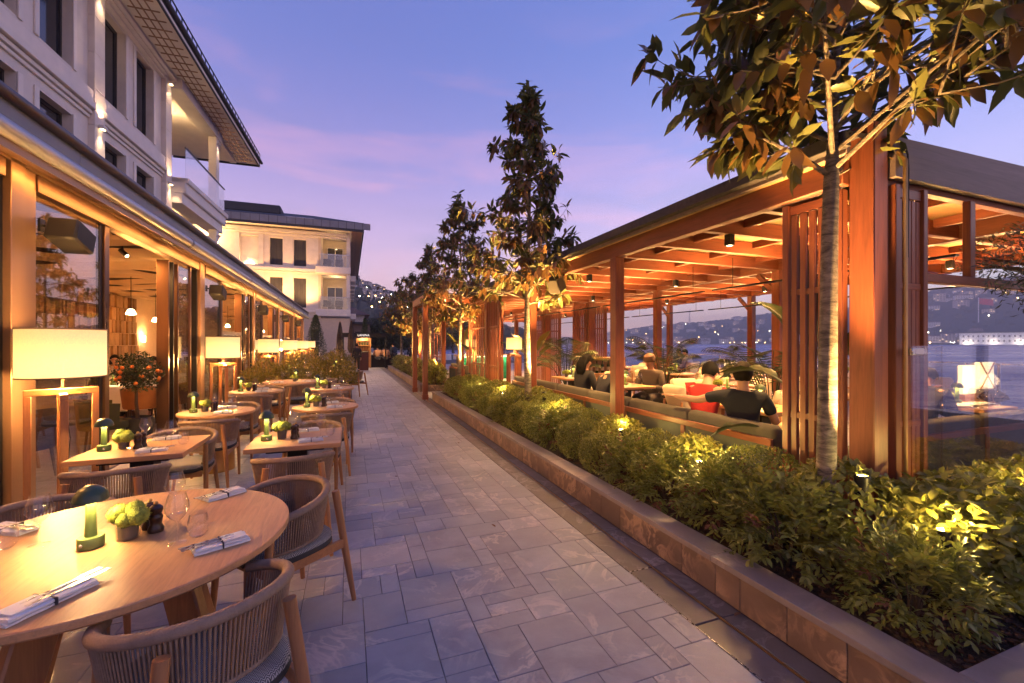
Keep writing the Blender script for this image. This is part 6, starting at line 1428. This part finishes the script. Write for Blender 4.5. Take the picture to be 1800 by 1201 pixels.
hd = thing('host_desk', 'dark red wood host desk beside the waiter', 'desk', (.78, 27.2, 0)); MB().b2(-.28, .28, -.25, .25, 0, 1.08, .01).build('body', mat('mahogany', (.08, .02, .018), .4), hd); MB().b2(-.31, .31, -.28, .28, 1.081, 1.11, .005).build('top', m_mill, hd)
for k, (x, y, lb_) in enumerate([(-.55, 29.6, 'closed dark parasol left of the sign'), (.12, 28.6, 'closed dark parasol right beside the sign board')]):
    t = thing('closed_parasol', lb_, 'parasol', (x, y, 0)); MB().tube([(0, 0, 0), (0, 0, 3.0)], .03, 8).build('pole', m_teak, t); mb = MB(); n = 20; rings = []
    for (r_, z) in ((.10, 1.0), (.20, 1.25), (.17, 2.0), (.10, 2.6), (.03, 2.95)): rings.append(mb.vs([((r_+.03*math.sin(j*2*math.pi/n*6+z))*math.cos(2*math.pi*j/n), (r_+.03*math.sin(j*2*math.pi/n*6+z))*math.sin(2*math.pi*j/n), z) for j in range(n)]))
    for a, b_ in zip(rings, rings[1:]):
        for j in range(n): mb.fc((a+j, a+(j+1) % n, b_+(j+1) % n, b_+j))
    mb.build('folded_canopy', mat('parasol_cloth', (.05, .035, .03), .9, var=.3, ns=5), t); MB().b2(-.3, .3, -.3, .3, 0, .06, .01).build('base', m_dark, t)
sf = thing('bar_counter', 'long dark counter with white cloth where guests sit beside the booth', 'counter', (2.3, 30.2, 0)); MB().b2(-.95, 1.1, -.3, .3, 0, .82, .01).build('body', m_dark, sf); MB().b2(-1.0, 1.15, -.36, .36, .821, .95, .02).build('cloth_top', m_white, sf)
for k in range(4): 
    t = thing('distant_table', ['first', 'second', 'third', 'fourth'][k]+' white clothed table beyond the far planter, from the left', 'table', (4.2+k*1.4, 32+k*.8, 0), 0, 'distant white tables'); MB().lathe([(0, .75), (.5, .75), (.52, .6), (.53, .3)], 18, cap=False).build('cloth', m_white, t); MB().lathe([(.2, 0), (.05, .03), (.05, .74)], 10).build('pedestal', m_dark, t)
# ================================================================== people
SKINC = {'a': mat('skin_a', (.50, .27, .17), .55, var=.06), 'b': mat('skin_b', (.42, .22, .13), .55, var=.06)}
HAIRC = {'dark': mat('hair_dark', (.004, .003, .0025), .75, var=.4, ns=30, stretch=(1, 1, .3), spec=.2), 'brown': mat('hair_brown', (.009, .005, .003), .75, var=.4, ns=30, stretch=(1, 1, .3), spec=.2)}
CL = {}
def cloth(c):
    if c not in CL: CL[c] = mat('cloth_%d' % len(CL), c, .85, var=.12, ns=7, bump=.25, bs=18, bd=.02)
    return CL[c]
def skinned(name, verts, edges, radii, mt, parent, sub=2, root=0):
    me = bpy.data.meshes.new(name); me.from_pydata([tuple(v) for v in verts], edges, []); o = bpy.data.objects.new(name, me); COL.objects.link(o)
    m = o.modifiers.new('skin', 'SKIN'); m.use_smooth_shade = True; m.branch_smoothing = .3
    for i, r_ in enumerate(radii):
        d = me.skin_vertices[0].data[i]; d.radius = (r_, r_) if not hasattr(r_, '__len__') else r_; d.use_root = (i == root)
    s = o.modifiers.new('sub', 'SUBSURF'); s.levels = s.render_levels = sub
    return o, mt, parent
PENDING = []
def person(label, loc, deg, pose='sit', shirt=(.02, .02, .02), pants=(.02, .02, .025), skin='a', hair='dark', lean=8, head=(0, 0), armL=None, armR=None, sleeves='long', longhair=False, group=None, s=1.0, cap=None, bald=False):
    """faces +Y; pelvis at the origin of the pose; arms given as (elbow, wrist) offsets from the shoulder"""
    t = thing('person', label, 'person', loc, R(deg), group); t.scale = (s, s, s)
    hz = .53 if pose == 'sit' else .95
    l = R(lean); up = np.array([0, math.sin(l), math.cos(l)]); fw = np.array([0, math.cos(l), -math.sin(l)]); X = np.array([1.0, 0, 0])
    pel = np.array([0, 0, hz]); wst = pel+up*.14; chs = pel+up*.34; nkb = pel+up*.49; 
    hu = up*math.cos(R(head[0]))+fw*math.sin(R(head[0])); nk = nkb+hu*.045; jaw = nk+hu*.05+fw*.020; crn = nk+hu*.13+fw*.010; top_ = nk+hu*.17
    V, E_, Rr = [], [], []
    def av(p, r_, par=None):
        V.append(np.array(p)); Rr.append(r_); i = len(V)-1
        if par is not None: E_.append((par, i))
        return i
    ip = av(pel, .11); iw = av(wst, .098, ip); ic = av(chs, .105, iw); inb = av(nkb, .075, ic); ink = av(nk, .053, inb); ij = av(jaw, (.066, .075), ink); icr = av(crn, .080, ij); av(top_, .046, icr)
    arms = {}
    for sd_, spec in ((-1, armL), (1, armR)):
        sh = chs+up*.09+X*sd_*.185
        if spec is None: spec = ((sd_*.06, .05, -.27), (-sd_*.10, .24, -.25)) if pose == 'sit' else ((sd_*.06, -.02, -.29), (sd_*.06, .05, -.54))
        el = sh+np.array(spec[0]); wr = sh+np.array(spec[1]); hd_ = wr+(wr-el)/np.linalg.norm(wr-el)*.08
        a = av(sh, .062, ic); b_ = av((sh+el)/2, .050, a); c = av(el, .041, b_); d = av((el+wr)/2, .038, c); e = av(wr, .026, d); f = av(hd_, (.030, .018), e); arms[sd_] = (sh, el, wr)
        fd = (hd_-wr)/np.linalg.norm(hd_-wr); sdv = np.cross(fd, [0, 0, 1]); sdv = sdv/(np.linalg.norm(sdv)+1e-6)
        for q, (off, ln_) in enumerate(((-.027, .062), (-.009, .072), (.009, .068), (.026, .052))):
            g = av(hd_+sdv*off+fd*.02, .0095, f); h = av(hd_+sdv*off+fd*(.02+ln_*.5), .0088, g); av(hd_+sdv*off+fd*(.02+ln_)+np.array([0, 0, -.012]), .0075, h)
        g = av(wr+fd*.03+sdv*.032*sd_, .011, e); av(wr+fd*.07+sdv*.05*sd_, .009, g)
    legs = {}
    for sd_ in (-1, 1):
        hp_ = pel+np.array([sd_*.09, .02, -.03])
        if pose == 'sit': kn = pel+np.array([sd_*.13, .43, -.0]); an = kn+np.array([0, .03, -.44]); 
        else: kn = pel+np.array([sd_*.10, .03, -.45]); an = pel+np.array([sd_*.11, -.01, -.86])
        an[2] = max(an[2], .085); to = an+np.array([sd_*.02, .15, -.055]); a = av(hp_, .088, ip); b_ = av((hp_+kn)/2, .078, a); c = av(kn, .058, b_); d = av((kn+an)/2, .054, c); e = av(an, .040, d); av(to, .034, e); legs[sd_] = (hp_, kn, an, to)
    PENDING.append((skinned('body', V, E_, Rr, SKINC[skin], t)))
    # shirt
    V, E_, Rr = [], [], []
    ip = av(pel+up*.0, (.165, .140)); iw = av(wst, (.155, .135), ip); ic = av(chs+up*.02, (.175, .140), iw); inb = av(nkb-up*.005, (.098, .092), ic)
    for sd_ in (-1, 1):
        sh, el, wr = arms[sd_]; a = av(sh, .080, ic); m_ = (sh+el)/2; b_ = av(m_, .066, a)
        if sleeves == 'long': c = av(el, .054, b_); d = av((el+wr)/2, .049, c); av(wr*.97+el*.03, .037, d)
        else: av(sh*.3+el*.7, .060, b_)
    PENDING.append((skinned('shirt', V, E_, Rr, cloth(shirt), t)))
    V, E_, Rr = [], [], []
    ip = av(pel+up*.03, (.172, .138))
    for sd_ in (-1, 1):
        hp_, kn, an, to = legs[sd_]; a = av(hp_, .102, ip); b_ = av((hp_+kn)/2, .092, a); c = av(kn, .072, b_); d = av((kn+an)/2, .066, c); av(an*.93+kn*.07, .055, d)
    PENDING.append((skinned('trousers', V, E_, Rr, cloth(pants), t)))
    # shoes
    mb = MB()
    for sd_ in (-1, 1): hp_, kn, an, to = legs[sd_]; mb.beam((an[0], an[1]-.05, max(.04, an[2]-.04)), (to[0], to[1]+.05, max(.03, to[2]-.0)), .085, .06, .02)
    mb.build('shoes', m_black, t)
    # hair: shell over the crown, open at the face; ears, nose, eyes
    c0 = crn+hu*.005-fw*.010; Mx = np.stack([X, fw*math.cos(R(head[0]))-up*math.sin(R(head[0])), hu], 1); Mt = Matrix([[*Mx[0]], [*Mx[1]], [*Mx[2]]])
    yaw = Matrix.Rotation(R(head[1]), 3, 'Z'); Q = Mt @ yaw
    def hp3(p): return Vector(c0)+Q @ Vector(p)
    if not bald:
        mb = MB(); rings = []; n = 18; rr_ = random.Random(len(PENDING))
        for k in range(10):
            a = R(4+k*14.5); ring = []
            for j in range(n):
                b_ = 2*math.pi*j/n; front = math.sin(b_); lim = R(62) if front > .35 else (R(102) if front > -.2 else R(134)); aa = min(a, lim); q = 1+rr_.uniform(-.03, .03)
                ring.append(hp3((.098*math.sin(aa)*math.cos(b_)*q, .108*math.sin(aa)*math.sin(b_)*q, .116*math.cos(aa)*q)))
            rings.append(mb.vs(ring))
        mb.fc([rings[0]+j for j in range(n)])
        for a, b_ in zip(rings, rings[1:]):
            for j in range(n): mb.fc((a+j, b_+j, b_+(j+1) % n, a+(j+1) % n))
        if longhair:
            for q in range(7):
                x_ = (q-3)*.026; mb.tube([hp3((x_, -.07, .02)), hp3((x_*1.15, -.10, -.10)), hp3((x_*1.1, -.09, -.22)), hp3((x_*.8, -.07, -.30))], [.035, .036, .03, .01], 8)
        mb.build('hair', HAIRC[hair], t, ang=80)
    if cap:
        mb = MB(); mb.lathe([(.108, -.01), (.110, .03), (.094, .088), (.045, .122), (0, .128)], 18); o = mb.build('cap', cloth(cap), t); o.matrix_local = Matrix.Translation(Vector(c0)) @ Q.to_4x4()
    fb = MB(); fb.ball(hp3((-.082, .0, -.03)), .012, .022, .03, n=8, m=6).ball(hp3((.082, .0, -.03)), .012, .022, .03, n=8, m=6).tube([hp3((0, .092, .0)), hp3((0, .108, -.03)), hp3((0, .116, -.048)), hp3((0, .095, -.056))], [.007, .010, .013, .007], 8); fb.build('ears_and_nose', SKINC[skin], t)
    eb = MB(); eb.ball(hp3((-.031, .088, -.002)), .010, .008, .006, n=8, m=6).ball(hp3((.031, .088, -.002)), .010, .008, .006, n=8, m=6); eb.build('eyes', m_black, t); MB().tube([hp3((-.024, .089, -.082)), hp3((0, .094, -.080)), hp3((.024, .089, -.082))], .005, 6).build('mouth', cloth((.30, .10, .08)), t)
    return t
PG = 'guests'
person('man in a red polo shirt bending over his phone on the long banquette', (3.90, 3.98, .12), -68, 'sit', (.42, .022, .018), (.03, .03, .04), 'a', 'dark', 14, (16, 0), sleeves='short', armL=((-.05, .12, -.24), (.10, .32, -.18)), armR=((.05, .12, -.24), (-.08, .32, -.18)))
person('man in a black T-shirt seen from behind, arm stretched along the banquette back', (3.84, 3.36, .12), -58, 'sit', (.012, .013, .02), (.02, .02, .03), 'a', 'brown', -6, (4, 12), sleeves='short', armL=((-.26, .0, -.08), (-.50, .04, -.06)), armR=((.10, .08, -.26), (.05, .30, -.24)))
person('dark haired woman in black on the long banquette beside the capped guest', (3.92, 6.85, .12), -80, 'sit', (.015, .014, .02), (.02, .02, .02), 'a', 'dark', 8, (8, 0), longhair=True)
person('hunched guest in a dark sweater on the long banquette', (3.90, 6.2, .12), -85, 'sit', (.016, .016, .026), (.02, .02, .02), 'a', 'dark', 26, (28, 0))
person('guest in a brown jacket and cap facing the walkway across the table', (5.22, 6.55, .12), 118, 'sit', (.075, .055, .045), (.04, .03, .03), 'b', 'brown', 6, (12, -10), cap=(.10, .05, .03))
person('woman in a white blouse at the seaside balustrade', (11.05, 11.9, .12), 20, 'sit', (.62, .56, .60), (.05, .05, .07), 'a', 'brown', 8, (18, 30))
person('guest in navy at the seaside table beside the laptop', (11.55, 12.9, .12), 120, 'sit', (.03, .035, .10), (.04, .04, .06), 'a', 'dark', 8, (10, 0))
person('man in a dark suit leaning over his plate behind the glass wind screen', (6.35, 3.1, .12), -75, 'sit', (.025, .022, .026), (.02, .02, .025), 'b', 'brown', 26, (22, 0))
person('waiter in a dark suit standing beside the host desk', (.40, 26.0, 0), 10, 'stand', (.012, .012, .016), (.012, .012, .016), 'b', 'dark', 1, (4, 0), s=.93)
person('man in a dark suit standing at the far counter', (2.75, 29.4, 0), 40, 'stand', (.025, .035, .06), (.02, .025, .04), 'b', 'dark', 6, (10, 0), s=.95)
person('seated guest in a peach shirt at the far counter', (1.75, 29.75, .15), 8, 'sit', (.55, .30, .18), (.05, .05, .06), 'b', 'dark', 4, (6, 0))
person('second guest in a peach shirt, further right at the far counter', (2.25, 29.75, .15), -10, 'sit', (.50, .28, .18), (.05, .05, .06), 'b', 'brown', 4, (6, 0))
person('dark figure standing beyond the far planter under the olive tree', (3.9, 29.6, 0), 160, 'stand', (.015, .018, .035), (.015, .018, .03), 'b', 'dark', 2, (4, 0), s=.92)
person('guest in a dark suit at the white clothed table inside the restaurant', (-4.75, 10.9, .015), -80, 'sit', (.02, .018, .02), (.02, .02, .02), 'b', 'dark', 14, (12, 0))
person('guest in a white shirt inside the restaurant', (-4.1, 11.95, .015), 175, 'sit', (.6, .55, .5), (.05, .04, .04), 'a', 'brown', 4, (4, 0))
person('guest with fair skin behind the orange tree inside the restaurant', (-4.55, 11.9, .015), 190, 'sit', (.25, .12, .06), (.05, .04, .04), 'a', 'brown', 6, (4, 0))
person('second guest in a white shirt deeper inside the restaurant', (-5.6, 13.9, .015), 200, 'sit', (.55, .5, .45), (.05, .04, .04), 'a', 'dark', 4, (4, 0))
lt = thing('open_laptop', 'open laptop with a lit screen at the seaside', 'laptop', (11.0, 12.95, .872), R(100)); MB().b2(-.16, .16, -.11, .11, 0, .015, .003).build('keyboard_base', m_zinc, lt); MB().beam((0, .11, .012), (0, .17, .21), .32, .012).build('lid', m_zinc, lt); MB().beam((0, .103, .03), (0, .160, .20), .29, .004).build('screen', emis('laptop_screen', (.7, .8, 1), 1.6), lt)
# turn the skinned skeletons into plain meshes
bpy.context.view_layer.update(); dg = bpy.context.evaluated_depsgraph_get()
for (o, mt, par) in PENDING:
    me = bpy.data.meshes.new_from_object(o.evaluated_get(dg)); me.materials.clear(); me.materials.append(mt); me.polygons.foreach_set('use_smooth', [True]*len(me.polygons)); nm = o.name.split('.')[0]; old = o.data; bpy.data.objects.remove(o); bpy.data.meshes.remove(old)
    me.name = nm; link(nm, me, par)
# ================================================================== air between here and the far shore
hz_, nt, b = nmat('evening_haze'); nt.nodes.remove(b); pv_n = N(nt, 'ShaderNodeVolumePrincipled'); pv_n.inputs['Color'].default_value = (.86, .86, .95, 1); pv_n.inputs['Density'].default_value = .0006; pv_n.inputs['Anisotropy'].default_value = 0.0
nt.links.new(pv_n.outputs[0], nt.nodes['Material Output'].inputs['Volume'])
HAZE = True
if HAZE:
    o = MB().b2(-420, 2250, -420, 2250, -10, 175).build('haze', hz_, smooth=False); tag(o, 'thin blue evening haze over the water', 'haze', kind='stuff')
